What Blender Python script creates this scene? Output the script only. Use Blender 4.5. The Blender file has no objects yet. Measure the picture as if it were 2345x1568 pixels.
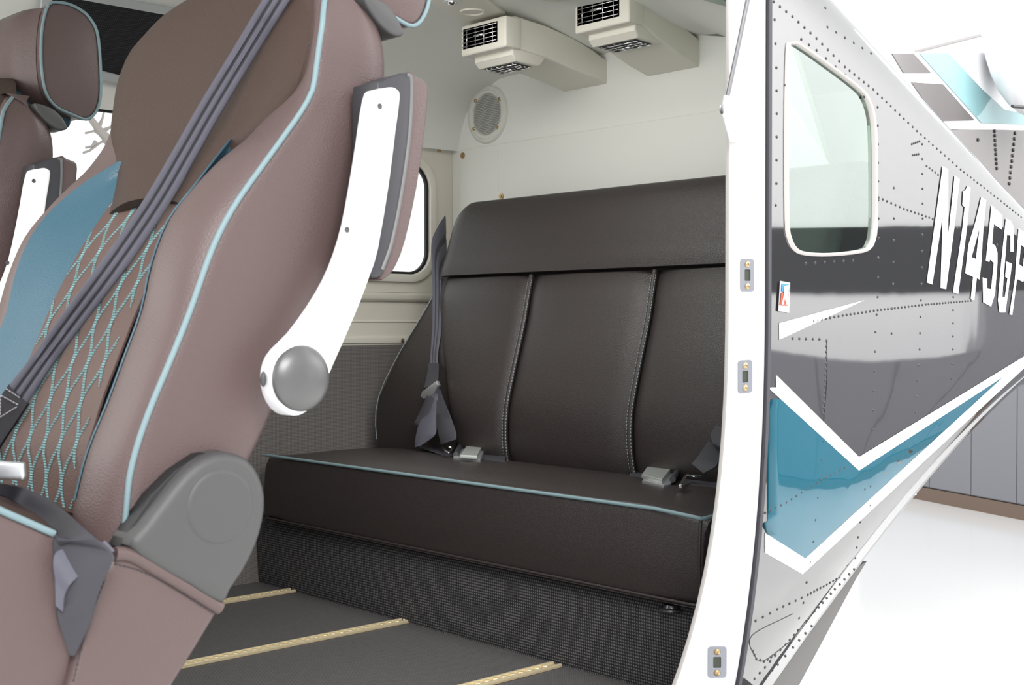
import bpy, bmesh, math, random
import numpy as np
from mathutils import Vector, Matrix
from mathutils.bvhtree import BVHTree
from mathutils.geometry import tessellate_polygon
random.seed(4)
SC = bpy.context.scene
COL = SC.collection

# ------------------------------------------------------------------ camera, world, light
F, CX, CY, EYE = 2916., 1172.5, 784., 0.78
yaw = math.atan2(3128, F); pit = math.atan2(39, F)
fh = np.array([math.cos(yaw), math.sin(yaw), 0]); rt = np.array([math.sin(yaw), -math.cos(yaw), 0]); uz = np.array([0, 0, 1.])
fw = fh*math.cos(pit)-uz*math.sin(pit); up = uz*math.cos(pit)+fh*math.sin(pit)
CAM = np.array([0, 0, EYE])
cd = bpy.data.cameras.new('camera'); cam = bpy.data.objects.new('camera', cd); COL.objects.link(cam)
M = Matrix(((rt[0], up[0], -fw[0], 0), (rt[1], up[1], -fw[1], 0), (rt[2], up[2], -fw[2], EYE), (0, 0, 0, 1)))
cam.matrix_world = M
cd.sensor_width = 36; cd.lens = 36*F/2345; cd.clip_start = .02; cd.clip_end = 200
cd.dof.use_dof = True; cd.dof.focus_distance = 3.4; cd.dof.aperture_fstop = 12
SC.camera = cam
SC.view_settings.view_transform = 'Standard'; SC.view_settings.look = 'None'
SC.view_settings.exposure = 0; SC.view_settings.gamma = 1; SC.view_settings.use_curve_mapping = False
W = bpy.data.worlds.new('world'); SC.world = W; W.use_nodes = True
W.node_tree.nodes['Background'].inputs[0].default_value = (.97, .985, 1, 1)
W.node_tree.nodes['Background'].inputs[1].default_value = 1.32

def area(name, loc, tgt, sx, sy, power, col=(1, 1, 1)):
    l = bpy.data.lights.new(name, 'AREA'); l.shape = 'RECTANGLE'; l.size = sx; l.size_y = sy; l.energy = power; l.color = col
    o = bpy.data.objects.new(name, l); COL.objects.link(o); o.location = loc
    o.rotation_euler = (Vector(tgt)-Vector(loc)).to_track_quat('-Z', 'Y').to_euler()
    return o
area('hangar_fill', (-1.5, -3.5, 4.2), (1.6, 2.2, .6), 3.5, 2.5, 520, (1, .98, .97))  # unseen fill light added on the camera side of the doorway
area('cabin_lamp', (2.05, 2.45, 1.65), (2.35, 2.6, 0), .7, .9, 13.5, (1, .985, .96))
area('forward_cabin_fill', (-.25, 2.45, 1.0), (2.0, 2.45, 1.05), 1.5, 1.2, 15, (1, .99, .97))  # unseen fill light added at the forward end to brighten the cabin
area('hangar_fill', (5.0, -1.6, 3.9), (9.5, 1.5, .6), 6, 3, 720, (1, .99, .98))  # unseen fill light added to brighten the hangar wall and floor

# ------------------------------------------------------------------ pixel helpers
def ray(x, y): return fw+rt*(x-CX)/F-up*(y-CY)/F
def on(x, y, ax, v):
    d = ray(x, y); return CAM+d*((v-CAM[ax])/d[ax])
def onX(x, y, v): return on(x, y, 0, v)
def onY(x, y, v): return on(x, y, 1, v)
def onZ(x, y, v): return on(x, y, 2, v)

# ------------------------------------------------------------------ materials
MATS = {}
def mat(name, col, rough=.5, metal=0, ior=None, bump=None, coat=0, extra=None, spec=None):
    if name in MATS: return MATS[name]
    m = bpy.data.materials.new(name); m.use_nodes = True; nt = m.node_tree; b = nt.nodes['Principled BSDF']
    b.inputs['Base Color'].default_value = (*col, 1); b.inputs['Roughness'].default_value = rough; b.inputs['Metallic'].default_value = metal
    if ior: b.inputs['IOR'].default_value = ior
    if spec is not None: b.inputs['Specular IOR Level'].default_value = spec
    if coat: b.inputs['Coat Weight'].default_value = coat; b.inputs['Coat Roughness'].default_value = .03
    if bump:
        sc, st, kind = bump
        tc = nt.nodes.new('ShaderNodeTexCoord'); bp = nt.nodes.new('ShaderNodeBump'); bp.inputs['Strength'].default_value = st; bp.inputs['Distance'].default_value = .002
        if kind == 'noise':
            t = nt.nodes.new('ShaderNodeTexNoise'); t.inputs['Scale'].default_value = sc; t.inputs['Detail'].default_value = 4; out = t.outputs['Fac']
        else:
            t = nt.nodes.new('ShaderNodeTexVoronoi'); t.inputs['Scale'].default_value = sc; out = t.outputs['Distance']
        nt.links.new(tc.outputs['Object'], t.inputs['Vector']); nt.links.new(out, bp.inputs['Height']); nt.links.new(bp.outputs[0], b.inputs['Normal'])
    MATS[name] = m
    return m
def weave(name, c0, c1, sc, axes=(0, 1), rough=.85, st=.7, lines=False):
    """cloth: a grid of threads made from two crossed waves"""
    m = bpy.data.materials.new(name); m.use_nodes = True; nt = m.node_tree; b = nt.nodes['Principled BSDF']; b.inputs['Roughness'].default_value = rough
    b.inputs['Specular IOR Level'].default_value = .25
    tc = nt.nodes.new('ShaderNodeTexCoord'); sp = nt.nodes.new('ShaderNodeSeparateXYZ'); nt.links.new(tc.outputs['Object'], sp.inputs[0])
    o = []
    for a in axes:
        mu = nt.nodes.new('ShaderNodeMath'); mu.operation = 'MULTIPLY'; mu.inputs[1].default_value = sc
        nt.links.new(sp.outputs[a], mu.inputs[0]); si = nt.nodes.new('ShaderNodeMath'); si.operation = 'SINE'; nt.links.new(mu.outputs[0], si.inputs[0])
        if not lines: s5 = nt.nodes.new('ShaderNodeMath'); s5.operation = 'MULTIPLY_ADD'; s5.inputs[1].default_value = .5; s5.inputs[2].default_value = .5; nt.links.new(si.outputs[0], s5.inputs[0]); si = s5
        o.append(si)
    pr = nt.nodes.new('ShaderNodeMath'); pr.operation = 'ADD' if lines else 'MULTIPLY'
    nt.links.new(o[0].outputs[0], pr.inputs[0]); nt.links.new(o[1].outputs[0], pr.inputs[1])
    ns = nt.nodes.new('ShaderNodeTexNoise'); ns.inputs['Scale'].default_value = 60 if not lines else 1; ns.inputs['Detail'].default_value = 3
    if lines:
        mp = nt.nodes.new('ShaderNodeMapping'); mp.inputs['Scale'].default_value = (25, 25, 260); nt.links.new(tc.outputs['Object'], mp.inputs[0]); nt.links.new(mp.outputs[0], ns.inputs['Vector'])
    else: nt.links.new(tc.outputs['Object'], ns.inputs['Vector'])
    ad = nt.nodes.new('ShaderNodeMath'); ad.operation = 'MULTIPLY_ADD'; ad.inputs[1].default_value = 1.2 if lines else .35; nt.links.new(ns.outputs['Fac'], ad.inputs[0]); nt.links.new(pr.outputs[0], ad.inputs[2])
    mr = nt.nodes.new('ShaderNodeMapRange'); mr.inputs[1].default_value = -.6 if lines else .1; mr.inputs[2].default_value = 1.7 if lines else 1.05; nt.links.new(ad.outputs[0], mr.inputs[0])
    mx = nt.nodes.new('ShaderNodeMix'); mx.data_type = 'RGBA'; mx.inputs['A'].default_value = (*c0, 1); mx.inputs['B'].default_value = (*c1, 1)
    nt.links.new(mr.outputs[0], mx.inputs['Factor']); nt.links.new(mx.outputs['Result'], b.inputs['Base Color'])
    bp = nt.nodes.new('ShaderNodeBump'); bp.inputs['Strength'].default_value = st; bp.inputs['Distance'].default_value = .0015
    nt.links.new(mr.outputs[0], bp.inputs['Height']); nt.links.new(bp.outputs[0], b.inputs['Normal'])
    return m
LEA = mat('brown_leather', (.100, .068, .065), .42, bump=(420, .2, 'voronoi'), spec=.45)
LEAB = mat('bench_leather', (.0275, .0215, .0205), .42, bump=(420, .3, 'voronoi'), spec=.5)
LEAP = mat('pad_leather', (.050, .031, .0245), .55, bump=(420, .25, 'voronoi'), spec=.25)
QLT = mat('quilt_leather', (.085, .046, .037), .5, bump=(420, .25, 'voronoi'))
TEALL = mat('teal_leather', (.026, .082, .118), .42, bump=(420, .2, 'voronoi'))
PIPE = mat('pale_blue_piping', (.17, .25, .27), .5)
STI = mat('aqua_thread', (.17, .36, .38), .6)
STG = mat('grey_thread', (.25, .29, .30), .6)
WPL = mat('white_plastic', (.88, .88, .90), .35)
GPL = mat('grey_plastic', (.062, .062, .062), .45, bump=(900, .25, 'noise'))
DPL = mat('dark_plastic', (.035, .035, .04), .45)
BLK = mat('black_rubber', (.012, .012, .013), .5)
DOME = mat('pewter_dome', (.115, .115, .115), .36, metal=.4)
CRM = mat('cream_panel', (.73, .705, .62), .5, bump=(700, .08, 'noise'))
CRM2 = mat('cream_fabric_wall', (.75, .755, .71), .6, bump=(500, .1, 'noise'))
SIDEC = mat('beige_sidewall', (.70, .67, .58), .5)
WHT = mat('white_gloss_paint', (.90, .90, .91), .22)
WHF = mat('white_frame_paint', (.90, .90, .93), .35)
CHR = mat('polished_metal', (.75, .75, .76), .18, metal=1)
SAT = mat('satin_metal', (.62, .64, .66), .35, metal=.85)
BRS = mat('brass_metal', (.48, .35, .19), .32, metal=.9)
GOLD = mat('gold_track_metal', (.86, .74, .48), .3, metal=.35)
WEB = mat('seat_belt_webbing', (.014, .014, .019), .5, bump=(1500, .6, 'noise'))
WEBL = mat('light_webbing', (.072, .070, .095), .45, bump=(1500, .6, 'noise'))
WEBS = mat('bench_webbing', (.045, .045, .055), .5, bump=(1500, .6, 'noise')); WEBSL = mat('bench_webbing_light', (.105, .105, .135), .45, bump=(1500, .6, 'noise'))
CARP = weave('dark_carpet', (.010, .010, .011), (.15, .145, .15), 900, (1, 2), st=1)
FLOORC = weave('floor_carpet', (.055, .053, .052), (.16, .155, .155), 1100, (0, 1), st=.6)
LINEN = weave('grey_linen', (.10, .092, .087), (.20, .187, .178), 1400, (0, 2), st=.3, lines=True)
MESHB = weave('black_mesh', (.012, .012, .014), (.05, .05, .056), 1300, (0, 2), st=.8)
HFL = mat('hangar_floor', (.86, .86, .85), .12, spec=.6)
HWL = mat('hangar_wall', (.93, .93, .93), .6)
CAB = mat('cabinet_grey', (.21, .21, .23), .45)
WOODB = mat('brown_base_trim', (.16, .11, .08), .5)
DKB = mat('dark_hangar_band', (.018, .02, .022), .5)
DKG = mat('dark_grey_panel', (.035, .035, .037), .5)
TRK = mat('hazed_bark', (.30, .27, .25), .8)  # bark made pale: the glare haze outside is put into its colour

def paint(name, col, ior=1.9, rip=.22):
    m = bpy.data.materials.new(name); m.use_nodes = True; nt = m.node_tree; b = nt.nodes['Principled BSDF']
    b.inputs['Base Color'].default_value = (*col, 1); b.inputs['Roughness'].default_value = .035; b.inputs['IOR'].default_value = ior
    tc = nt.nodes.new('ShaderNodeTexCoord'); mp = nt.nodes.new('ShaderNodeMapping'); mp.inputs['Scale'].default_value = (3.2, 3, 1.6)
    n = nt.nodes.new('ShaderNodeTexNoise'); n.inputs['Scale'].default_value = 1.6; n.inputs['Detail'].default_value = 1.5
    bp = nt.nodes.new('ShaderNodeBump'); bp.inputs['Strength'].default_value = rip; bp.inputs['Distance'].default_value = .02
    nt.links.new(tc.outputs['Object'], mp.inputs[0]); nt.links.new(mp.outputs[0], n.inputs['Vector']); nt.links.new(n.outputs['Fac'], bp.inputs['Height']); nt.links.new(bp.outputs[0], b.inputs['Normal'])
    return m
SKIN = paint('dark_grey_aircraft_paint', (.022, .022, .024), 2.4, .05)
TEALP = paint('teal_aircraft_paint', (.008, .095, .14), 1.55)
WHTP = paint('white_aircraft_paint', (.82, .82, .83), 1.5)
TFIN = paint('pale_teal_fin_paint', (.20, .35, .37), 1.5)
GFIN = paint('grey_fin_paint', (.105, .096, .096), 1.5)
GLS = bpy.data.materials.new('tinted_glass'); GLS.use_nodes = True
nt = GLS.node_tree; nt.nodes.remove(nt.nodes['Principled BSDF'])
g = nt.nodes.new('ShaderNodeBsdfGlossy'); g.inputs['Roughness'].default_value = .02; g.inputs['Color'].default_value = (.9, 1, .95, 1)
t = nt.nodes.new('ShaderNodeBsdfTransparent'); t.inputs[0].default_value = (.50, .74, .62, 1)
mxs = nt.nodes.new('ShaderNodeMixShader'); lw_ = nt.nodes.new('ShaderNodeLayerWeight'); lw_.inputs[0].default_value = .5; pw = nt.nodes.new('ShaderNodeMath'); pw.operation = 'POWER'; pw.inputs[1].default_value = 3.5; nt.links.new(lw_.outputs['Facing'], pw.inputs[0]); fr = nt.nodes.new('ShaderNodeMath'); fr.operation = 'MULTIPLY_ADD'; fr.inputs[1].default_value = 0.75; fr.inputs[2].default_value = 0.16; nt.links.new(pw.outputs[0], fr.inputs[0])
nt.links.new(fr.outputs[0], mxs.inputs[0]); nt.links.new(t.outputs[0], mxs.inputs[1]); nt.links.new(g.outputs[0], mxs.inputs[2])
nt.links.new(mxs.outputs[0], nt.nodes['Material Output'].inputs[0])
CLR = bpy.data.materials.new('clear_pane'); CLR.use_nodes = True
nt = CLR.node_tree; nt.nodes.remove(nt.nodes['Principled BSDF'])
g = nt.nodes.new('ShaderNodeBsdfGlossy'); g.inputs['Roughness'].default_value = .02
t = nt.nodes.new('ShaderNodeBsdfTransparent'); t.inputs[0].default_value = (.95, .97, .96, 1)
mxs = nt.nodes.new('ShaderNodeMixShader'); lw_ = nt.nodes.new('ShaderNodeLayerWeight'); lw_.inputs[0].default_value = .5; pw = nt.nodes.new('ShaderNodeMath'); pw.operation = 'POWER'; pw.inputs[1].default_value = 3.5; nt.links.new(lw_.outputs['Facing'], pw.inputs[0]); fr = nt.nodes.new('ShaderNodeMath'); fr.operation = 'MULTIPLY_ADD'; fr.inputs[1].default_value = 0.6; fr.inputs[2].default_value = 0.04; nt.links.new(pw.outputs[0], fr.inputs[0])
nt.links.new(fr.outputs[0], mxs.inputs[0]); nt.links.new(t.outputs[0], mxs.inputs[1]); nt.links.new(g.outputs[0], mxs.inputs[2])
nt.links.new(mxs.outputs[0], nt.nodes['Material Output'].inputs[0])

# ------------------------------------------------------------------ object helpers
def wloc(o):
    v = Vector((0, 0, 0))
    while o: v = v+Vector(o.location); o = o.parent
    return v
def link(name, me, m, parent=None, smooth=True):
    o = bpy.data.objects.new(name, me); COL.objects.link(o)
    if m: me.materials.append(m)
    if smooth:
        for p in me.polygons: p.use_smooth = True
    if parent:
        me.transform(Matrix.Translation(-wloc(parent))); o.parent = parent
    return o
def frombm(name, bm, m, parent=None, smooth=True, sharp=None):
    bmesh.ops.recalc_face_normals(bm, faces=bm.faces)
    me = bpy.data.meshes.new(name); bm.to_mesh(me); bm.free()
    o = link(name, me, m, parent, smooth)
    if sharp is not None: me.set_sharp_from_angle(angle=math.radians(sharp))
    return o
def thing(name, label, cat, loc=(0, 0, 0), group=None):
    o = bpy.data.objects.new(name, None); COL.objects.link(o); o.location = loc; o.empty_display_size = .05
    o['label'] = label; o['category'] = cat
    if group: o['group'] = group
    return o
def tag(o, label, cat, group=None, kind=None):
    o['label'] = label; o['category'] = cat
    if group: o['group'] = group
    if kind: o['kind'] = kind
    return o
def struct(o, label=None):
    o['kind'] = 'structure'
    if label: o['label'] = label
    return o
def setorigin(o, loc):
    loc = Vector(loc); o.data.transform(Matrix.Translation(-loc)); o.location = loc; return o

def cr(P, k, closed=False):
    """Catmull-Rom resample, k steps per span"""
    P = np.asarray(P, float); n = len(P); out = []
    rng = range(n) if closed else range(n-1)
    for i in rng:
        if closed: a, b, c, d = P[(i-1) % n], P[i], P[(i+1) % n], P[(i+2) % n]
        else: a, b, c, d = P[i-1] if i else 2*P[0]-P[1], P[i], P[i+1], P[i+2] if i+2 < n else 2*P[-1]-P[-2]
        for j in range(k):
            t = j/k; out.append(.5*((2*b)+(c-a)*t+(2*a-5*b+4*c-d)*t*t+(3*b-a-3*c+d)*t**3))
    if not closed: out.append(P[-1])
    return np.array(out)
def grid(name, P, m, parent=None, ku=3, kv=3, closed=False, caps=False, thick=0):
    """smooth surface through rows x cols of control points"""
    P = np.asarray(P, float)
    if kv > 1: P = np.stack([cr(P[:, j], kv) for j in range(P.shape[1])], 1)
    if ku > 1: P = np.stack([cr(r, ku, closed) for r in P], 0)
    bm = bmesh.new(); R, Cc = P.shape[:2]
    V = [[bm.verts.new(P[i, j]) for j in range(Cc)] for i in range(R)]
    for i in range(R-1):
        for j in range(Cc if closed else Cc-1):
            j2 = (j+1) % Cc
            bm.faces.new((V[i][j], V[i][j2], V[i+1][j2], V[i+1][j]))
    if caps:
        for row in (V[0], V[-1]):
            try: bm.faces.new(row)
            except Exception: pass
    bmesh.ops.recalc_face_normals(bm, faces=bm.faces)
    if thick: bmesh.ops.solidify(bm, geom=bm.faces[:], thickness=thick)
    return frombm(name, bm, m, parent, True, 45)
def tube_bm(bm, pts, r, n=8, caps=True):
    pts = [Vector(p) for p in pts]; rings = []
    prev = None
    for i, p in enumerate(pts):
        t = (pts[min(i+1, len(pts)-1)]-pts[max(i-1, 0)]).normalized()
        a = prev if prev is not None else Vector((0, 0, 1)) if abs(t.z) < .9 else Vector((1, 0, 0))
        a = (a-t*a.dot(t)).normalized(); b = t.cross(a); prev = a
        rr = r[i] if hasattr(r, '__len__') else r
        rings.append([bm.verts.new(p+(a*math.cos(q)+b*math.sin(q))*rr) for q in [2*math.pi*k/n for k in range(n)]])
    for i in range(len(rings)-1):
        for k in range(n): bm.faces.new((rings[i][k], rings[i][(k+1) % n], rings[i+1][(k+1) % n], rings[i+1][k]))
    if caps: bm.faces.new(rings[0]); bm.faces.new(rings[-1])
def tube(name, pts, r, m, parent=None, n=8, k=0):
    bm = bmesh.new(); tube_bm(bm, cr(pts, k) if k else pts, r, n); return frombm(name, bm, m, parent, True, 60)
def box_bm(bm, c, s, mt=None):
    r = bmesh.ops.create_cube(bm, size=1)
    bmesh.ops.scale(bm, vec=s, verts=r['verts'])
    if mt is not None: bmesh.ops.transform(bm, matrix=mt, verts=r['verts'])
    bmesh.ops.translate(bm, vec=c, verts=r['verts']); return r['verts']
def box(name, lo, hi, m, parent=None, bev=0, seg=3):
    bm = bmesh.new(); lo = Vector(lo); hi = Vector(hi); box_bm(bm, (lo+hi)/2, hi-lo)
    if bev: bmesh.ops.bevel(bm, geom=bm.edges[:], offset=bev, segments=seg, profile=.5, affect='EDGES')
    return frombm(name, bm, m, parent, True, 40)
def prism_bm(bm, pts, ext):
    """closed polygon of 3D points swept by the vector ext"""
    e = Vector(ext); a = [bm.verts.new(Vector(p)) for p in pts]; b = [bm.verts.new(Vector(p)+e) for p in pts]; n = len(a)
    fa = bm.faces.new(a); fb = bm.faces.new(b[::-1])
    for i in range(n): bm.faces.new((a[i], b[i], b[(i+1) % n], a[(i+1) % n]))
    return fa, fb
def prism(name, pts, ext, m, parent=None, bev=0, seg=3, k=0, both=True, sharp=40):
    if k: pts = cr(pts, k, True)
    bm = bmesh.new(); fa, fb = prism_bm(bm, pts, ext)
    bmesh.ops.recalc_face_normals(bm, faces=bm.faces)
    if bev:
        ed = list(fa.edges)+(list(fb.edges) if both else [])
        bmesh.ops.bevel(bm, geom=ed, offset=bev, segments=seg, profile=.5, affect='EDGES', clamp_overlap=True)
    return frombm(name, bm, m, parent, True, sharp)
def ribbon(name, cen, wid, m, parent=None, th=.0018, k=5, ridges=True, m2=None):
    """webbing: cen centre points, wid half-width vectors"""
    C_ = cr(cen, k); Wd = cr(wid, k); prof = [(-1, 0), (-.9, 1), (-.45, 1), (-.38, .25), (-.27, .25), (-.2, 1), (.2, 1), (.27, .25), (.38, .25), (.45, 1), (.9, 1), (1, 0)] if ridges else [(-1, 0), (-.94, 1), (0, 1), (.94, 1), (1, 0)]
    bm = bmesh.new(); rows = []
    for i in range(len(C_)):
        t = Vector(C_[min(i+1, len(C_)-1)]-C_[max(i-1, 0)]).normalized(); w = Vector(Wd[i]); nn = t.cross(w).normalized()
        if nn.dot(Vector(CAM-C_[i])) < 0: nn = -nn
        c = Vector(C_[i]); rows.append([bm.verts.new(c+w*a+nn*th*h) for a, h in prof]+[bm.verts.new(c+w*a*.99-nn*th) for a in (1, 0, -1)])
    L = len(rows[0]); np_ = len(prof)
    for i in range(len(rows)-1):
        for j in range(L):
            f = bm.faces.new((rows[i][j], rows[i][(j+1) % L], rows[i+1][(j+1) % L], rows[i+1][j]))
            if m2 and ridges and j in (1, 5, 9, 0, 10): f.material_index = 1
    bm.faces.new(rows[0]); bm.faces.new(rows[-1])
    o = frombm(name, bm, m, parent, True, 50)
    if m2: o.data.materials.append(m2)
    return o
def cyl_bm(bm, c, ax, r, h, n=24, r2=None):
    ax = Vector(ax).normalized(); q = ax.to_track_quat('Z', 'Y').to_matrix().to_4x4()
    res = bmesh.ops.create_cone(bm, cap_ends=True, segments=n, radius1=r, radius2=r if r2 is None else r2, depth=h)
    bmesh.ops.transform(bm, matrix=Matrix.Translation(Vector(c))@q, verts=res['verts'])
def cyl(name, c, ax, r, h, m, parent=None, n=24, r2=None):
    bm = bmesh.new(); cyl_bm(bm, c, ax, r, h, n, r2); return frombm(name, bm, m, parent, True, 40)
def lathe(name, c, ax, prof, m, parent=None, n=32):
    """prof: (radius, height) pairs about axis"""
    q = Vector(ax).normalized().to_track_quat('Z', 'Y').to_matrix(); c = Vector(c); bm = bmesh.new(); rings = []
    for r, h in prof:
        rings.append([bm.verts.new(c+q@Vector((max(r, 1e-5)*math.cos(2*math.pi*k/n), max(r, 1e-5)*math.sin(2*math.pi*k/n), h))) for k in range(n)])
    for i in range(len(rings)-1):
        for k in range(n): bm.faces.new((rings[i][k], rings[i][(k+1) % n], rings[i+1][(k+1) % n], rings[i+1][k]))
    if prof[0][0] > 1e-4: bm.faces.new(rings[0])
    if prof[-1][0] > 1e-4: bm.faces.new(rings[-1])
    return frombm(name, bm, m, parent, True, 50)
def ell(name, c, r, m, parent=None, n=32, rot=None):
    bm = bmesh.new(); bmesh.ops.create_uvsphere(bm, u_segments=n, v_segments=n//2, radius=1); bmesh.ops.scale(bm, vec=r, verts=bm.verts)
    if rot is not None: bmesh.ops.transform(bm, matrix=rot, verts=bm.verts)
    bmesh.ops.translate(bm, vec=c, verts=bm.verts); return frombm(name, bm, m, parent)
def screw(c, ax, r, parent, m=BRS, name='screw'):
    o = lathe(name, c, ax, [(r, -r*.3), (r, 0), (r*.8, r*.3), (r*.25, r*.42), (r*.22, r*.15), (0, r*.1)], m, parent, 16); return o
def copytree(o, parent=None):
    c = o.copy(); COL.objects.link(c); c.parent = parent
    for ch in list(o.children): copytree(ch, c)
    return c
def cut(o, cutters):
    """boolean subtract the given bmesh volumes from o"""
    for bm in cutters:
        bmesh.ops.recalc_face_normals(bm, faces=bm.faces)
        me = bpy.data.meshes.new('c'); bm.to_mesh(me); bm.free(); co = bpy.data.objects.new('c', me); COL.objects.link(co)
        md = o.modifiers.new('b', 'BOOLEAN'); md.operation = 'DIFFERENCE'; md.object = co; md.solver = 'EXACT'
        bpy.context.view_layer.update()
        dg = bpy.context.evaluated_depsgraph_get(); new = bpy.data.meshes.new_from_object(o.evaluated_get(dg), depsgraph=dg)
        o.modifiers.clear(); old = o.data; o.data = new; new.name = old.name
        bpy.data.objects.remove(co); bpy.data.meshes.remove(me)
    return o
def bvh_of(objs):
    vs = []; fs = []
    for o in objs:
        off = wloc(o); b = len(vs); vs += [v.co+off for v in o.data.vertices]; fs += [[b+i for i in p.vertices] for p in o.data.polygons]
    return BVHTree.FromPolygons(vs, fs)
def hit(b, x, y):
    d = Vector(ray(x, y)).normalized(); h = b.ray_cast(Vector(CAM), d)
    return h if h[0] is not None else None
def interp(tab):
    t = sorted(tab); xs = [a for a, _ in t]; ys = [b for _, b in t]
    return lambda z: float(np.interp(z, xs, ys))

# ================================================================== HANGAR
GZ = -.90
fl = box('floor', (-14, -14, GZ-.1), (26, 22, GZ), HFL); struct(setorigin(fl, (6, 4, GZ)), 'pale glossy hangar floor')
A = onZ(2120, 1147, GZ); B = onZ(2345, 1192, GZ); A[2] = B[2] = 0
dr = Vector((B-A)).normalized(); nr = Vector((-dr.y, dr.x, 0))
if nr.dot(Vector((0, 0, 0))-Vector(A)) < 0: nr = -nr     # towards camera
def wallpt(s, dn, z): return Vector(A)+dr*s+nr*dn+Vector((0, 0, z))
def slab(name, s0, s1, d0, d1, z0, z1, m, parent=None, bev=0):
    bm = bmesh.new(); prism_bm(bm, [wallpt(s0, d0, z0), wallpt(s1, d0, z0), wallpt(s1, d1, z0), wallpt(s0, d1, z0)], (0, 0, z1-z0))
    if bev: bmesh.ops.recalc_face_normals(bm, faces=bm.faces); bmesh.ops.bevel(bm, geom=bm.edges[:], offset=bev, segments=2, profile=.5, affect='EDGES')
    return frombm(name, bm, m, parent, False)
struct(slab('wall_back', -9, 18, -.75, -.62, GZ, 5.5, HWL), 'white hangar wall behind the grey cabinets')
sA = onZ(2232, 1167, GZ); sB = onZ(2335, 1188, GZ)
w0 = (Vector((sA[0], sA[1], 0))-Vector(A)).dot(dr); w1 = (Vector((sB[0], sB[1], 0))-Vector(A)).dot(dr); wd = w1-w0
for i in range(-3, 18):
    s = w0+i*wd
    lab = {0: 'grey hangar cabinet with two visible door seams beside the aircraft tail', -1: 'grey hangar cabinet half hidden behind the lower fuselage edge', 1: 'grey hangar cabinet cut off by the right edge of the photo'}.get(i, 'grey hangar cabinet seen only mirrored in the aircraft paint' if i > 1 else 'grey hangar cabinet hidden behind the aircraft')
    c = thing('storage_cabinet', lab, 'cabinet', tuple(wallpt(s+wd/2, -.3, GZ)), group='grey cabinets along the hangar wall')
    ht = 1.02 if i in (8, 9) else .50
    slab('body', s+.002, s+wd-.002, -.6, -.02, GZ+.13, ht, CAB, c)
    slab('door', s+.006, s+wd-.006, -.02, 0, GZ+.14, ht-.01, CAB, c, .003)
    slab('base_trim', s, s+wd, -.6, -.005, GZ, GZ+.125, WOODB, c)
# what the aircraft's paint mirrors further along the same wall
struct(slab('trim_1', -9, 18, -.62, -.595, 1.02, 1.50, DKB), 'dark horizontal rail along the hangar wall')
st_ = thing('strip_light', 'thin strip fixture high on the white hangar wall beside the tail', 'light', tuple(onX(2170, 98, 8.6)))
tube('housing', [onX(2095, 119, 8.6), onX(2248, 80, 8.6)], .012, mat('strip_grey', (.42, .40, .40), .5), st_, 8)
tube('tube_lamp', [onX(2080, 112, 8.62), onX(2245, 66, 8.62)], .010, HWL, st_, 8)
# bare tree outside the cabin windows
tr = thing('bare_tree', 'leafless tree whose branches show through the cabin window', 'tree', (6.2, 15, GZ))
base = onY(330, 620, 15.)
trunk_pts = [(base[0]+.4, 15, GZ), (base[0]+.2, 15, .4), tuple(onY(290, 400, 15)), tuple(onY(250, 322, 15)), tuple(onY(225, 295, 15)), tuple(onY(205, 268, 15)), tuple(onY(180, 200, 15))]
tube('trunk', trunk_pts, [.2, .17, .12, .07, .05, .04, .02], TRK, tr, 8, 0)
for a in [((240, 312), (215, 300), (195, 305)), ((250, 322), (232, 325), (205, 345), (190, 350)), ((225, 295), (235, 270), (240, 245)), ((215, 282), (200, 262), (190, 255)), ((232, 302), (255, 290), (280, 262)), ((245, 318), (262, 325), (285, 318)), ((220, 325), (210, 335), (196, 338))]:
    tube('branch', [tuple(onY(x, y, 15)) for x, y in a], [.035]+[.015]*(len(a)-1), TRK, tr, 6, 0)

# ================================================================== AIRCRAFT SKIN
X0, YS = 1.955, 1.4
def skin_pt(d, t, far=False):
    """d: distance aft of the door edge; t in 0..1 from belly middle round the near side to roof middle"""
    k = .12; ys = YS+k*min(d, 5.2)
    zt = 1.65-.32*d+(.035*(d-1.7)**2 if d > 1.7 else 0)
    zb = -.08+.54*d-.08*d*d if d < 1.7 else .607+.12*(1-math.exp(-(d-1.7)))
    s = max(1-.15*d, .3); hc = .25*s; wc = .22*s; ym = 2.4
    if zt-hc < zb+.25: zt = zb+.25+hc
    if t < .12: q = t/.12; y = ym+(ys+.10+.12*s-ym)*q; w_ = min(1, max(0, (q-.4)/.5)) if d < 1.2 else 1; z = (zb-.035*s)*w_+min(zb-.035*s, -.115)*(1-w_)
    elif t < .2: q = (t-.12)/.08*math.pi/2; y = ys+.10+.12*s*(1-math.sin(q)); z = zb+.05*s-.085*s*math.cos(q)
    elif t < .66:
        q = (t-.2)/.46; z = zb+.05*s+(zt-hc-zb-.05*s)*q
        y = ys+.11*max(0, (.85-z)/(.85-zb-.05*s+1e-3))**(2.4+2.2*min(1, d/.4)) if z < .85 else ys
    elif t < .86: q = (t-.66)/.2*math.pi/2; y = ys+wc*(1-math.cos(q)); z = zt-hc+hc*math.sin(q)
    else: q = (t-.86)/.14; y0 = ys+wc; y = y0+(ym-y0)*q; z = zt+.30*s*math.sin(q*math.pi/2)*min(1, (ym-y0)/.5)
    return (X0+d, y, z)
ts = sorted(set([round(x, 4) for x in list(np.linspace(0, .12, 4))+list(np.linspace(.12, .2, 9))+list(np.linspace(.2, .66, 24))+list(np.linspace(.66, .86, 12))+list(np.linspace(.86, 1, 7))]))
ds = list(np.linspace(0, 1.8, 37))+list(np.linspace(1.95, 6.2, 20))
plane = thing('airplane', 'glossy dark grey aircraft fuselage and tail with teal and white stripes', 'aircraft', (3.5, 2.4, 0))
bm = bmesh.new(); rows = []
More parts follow.
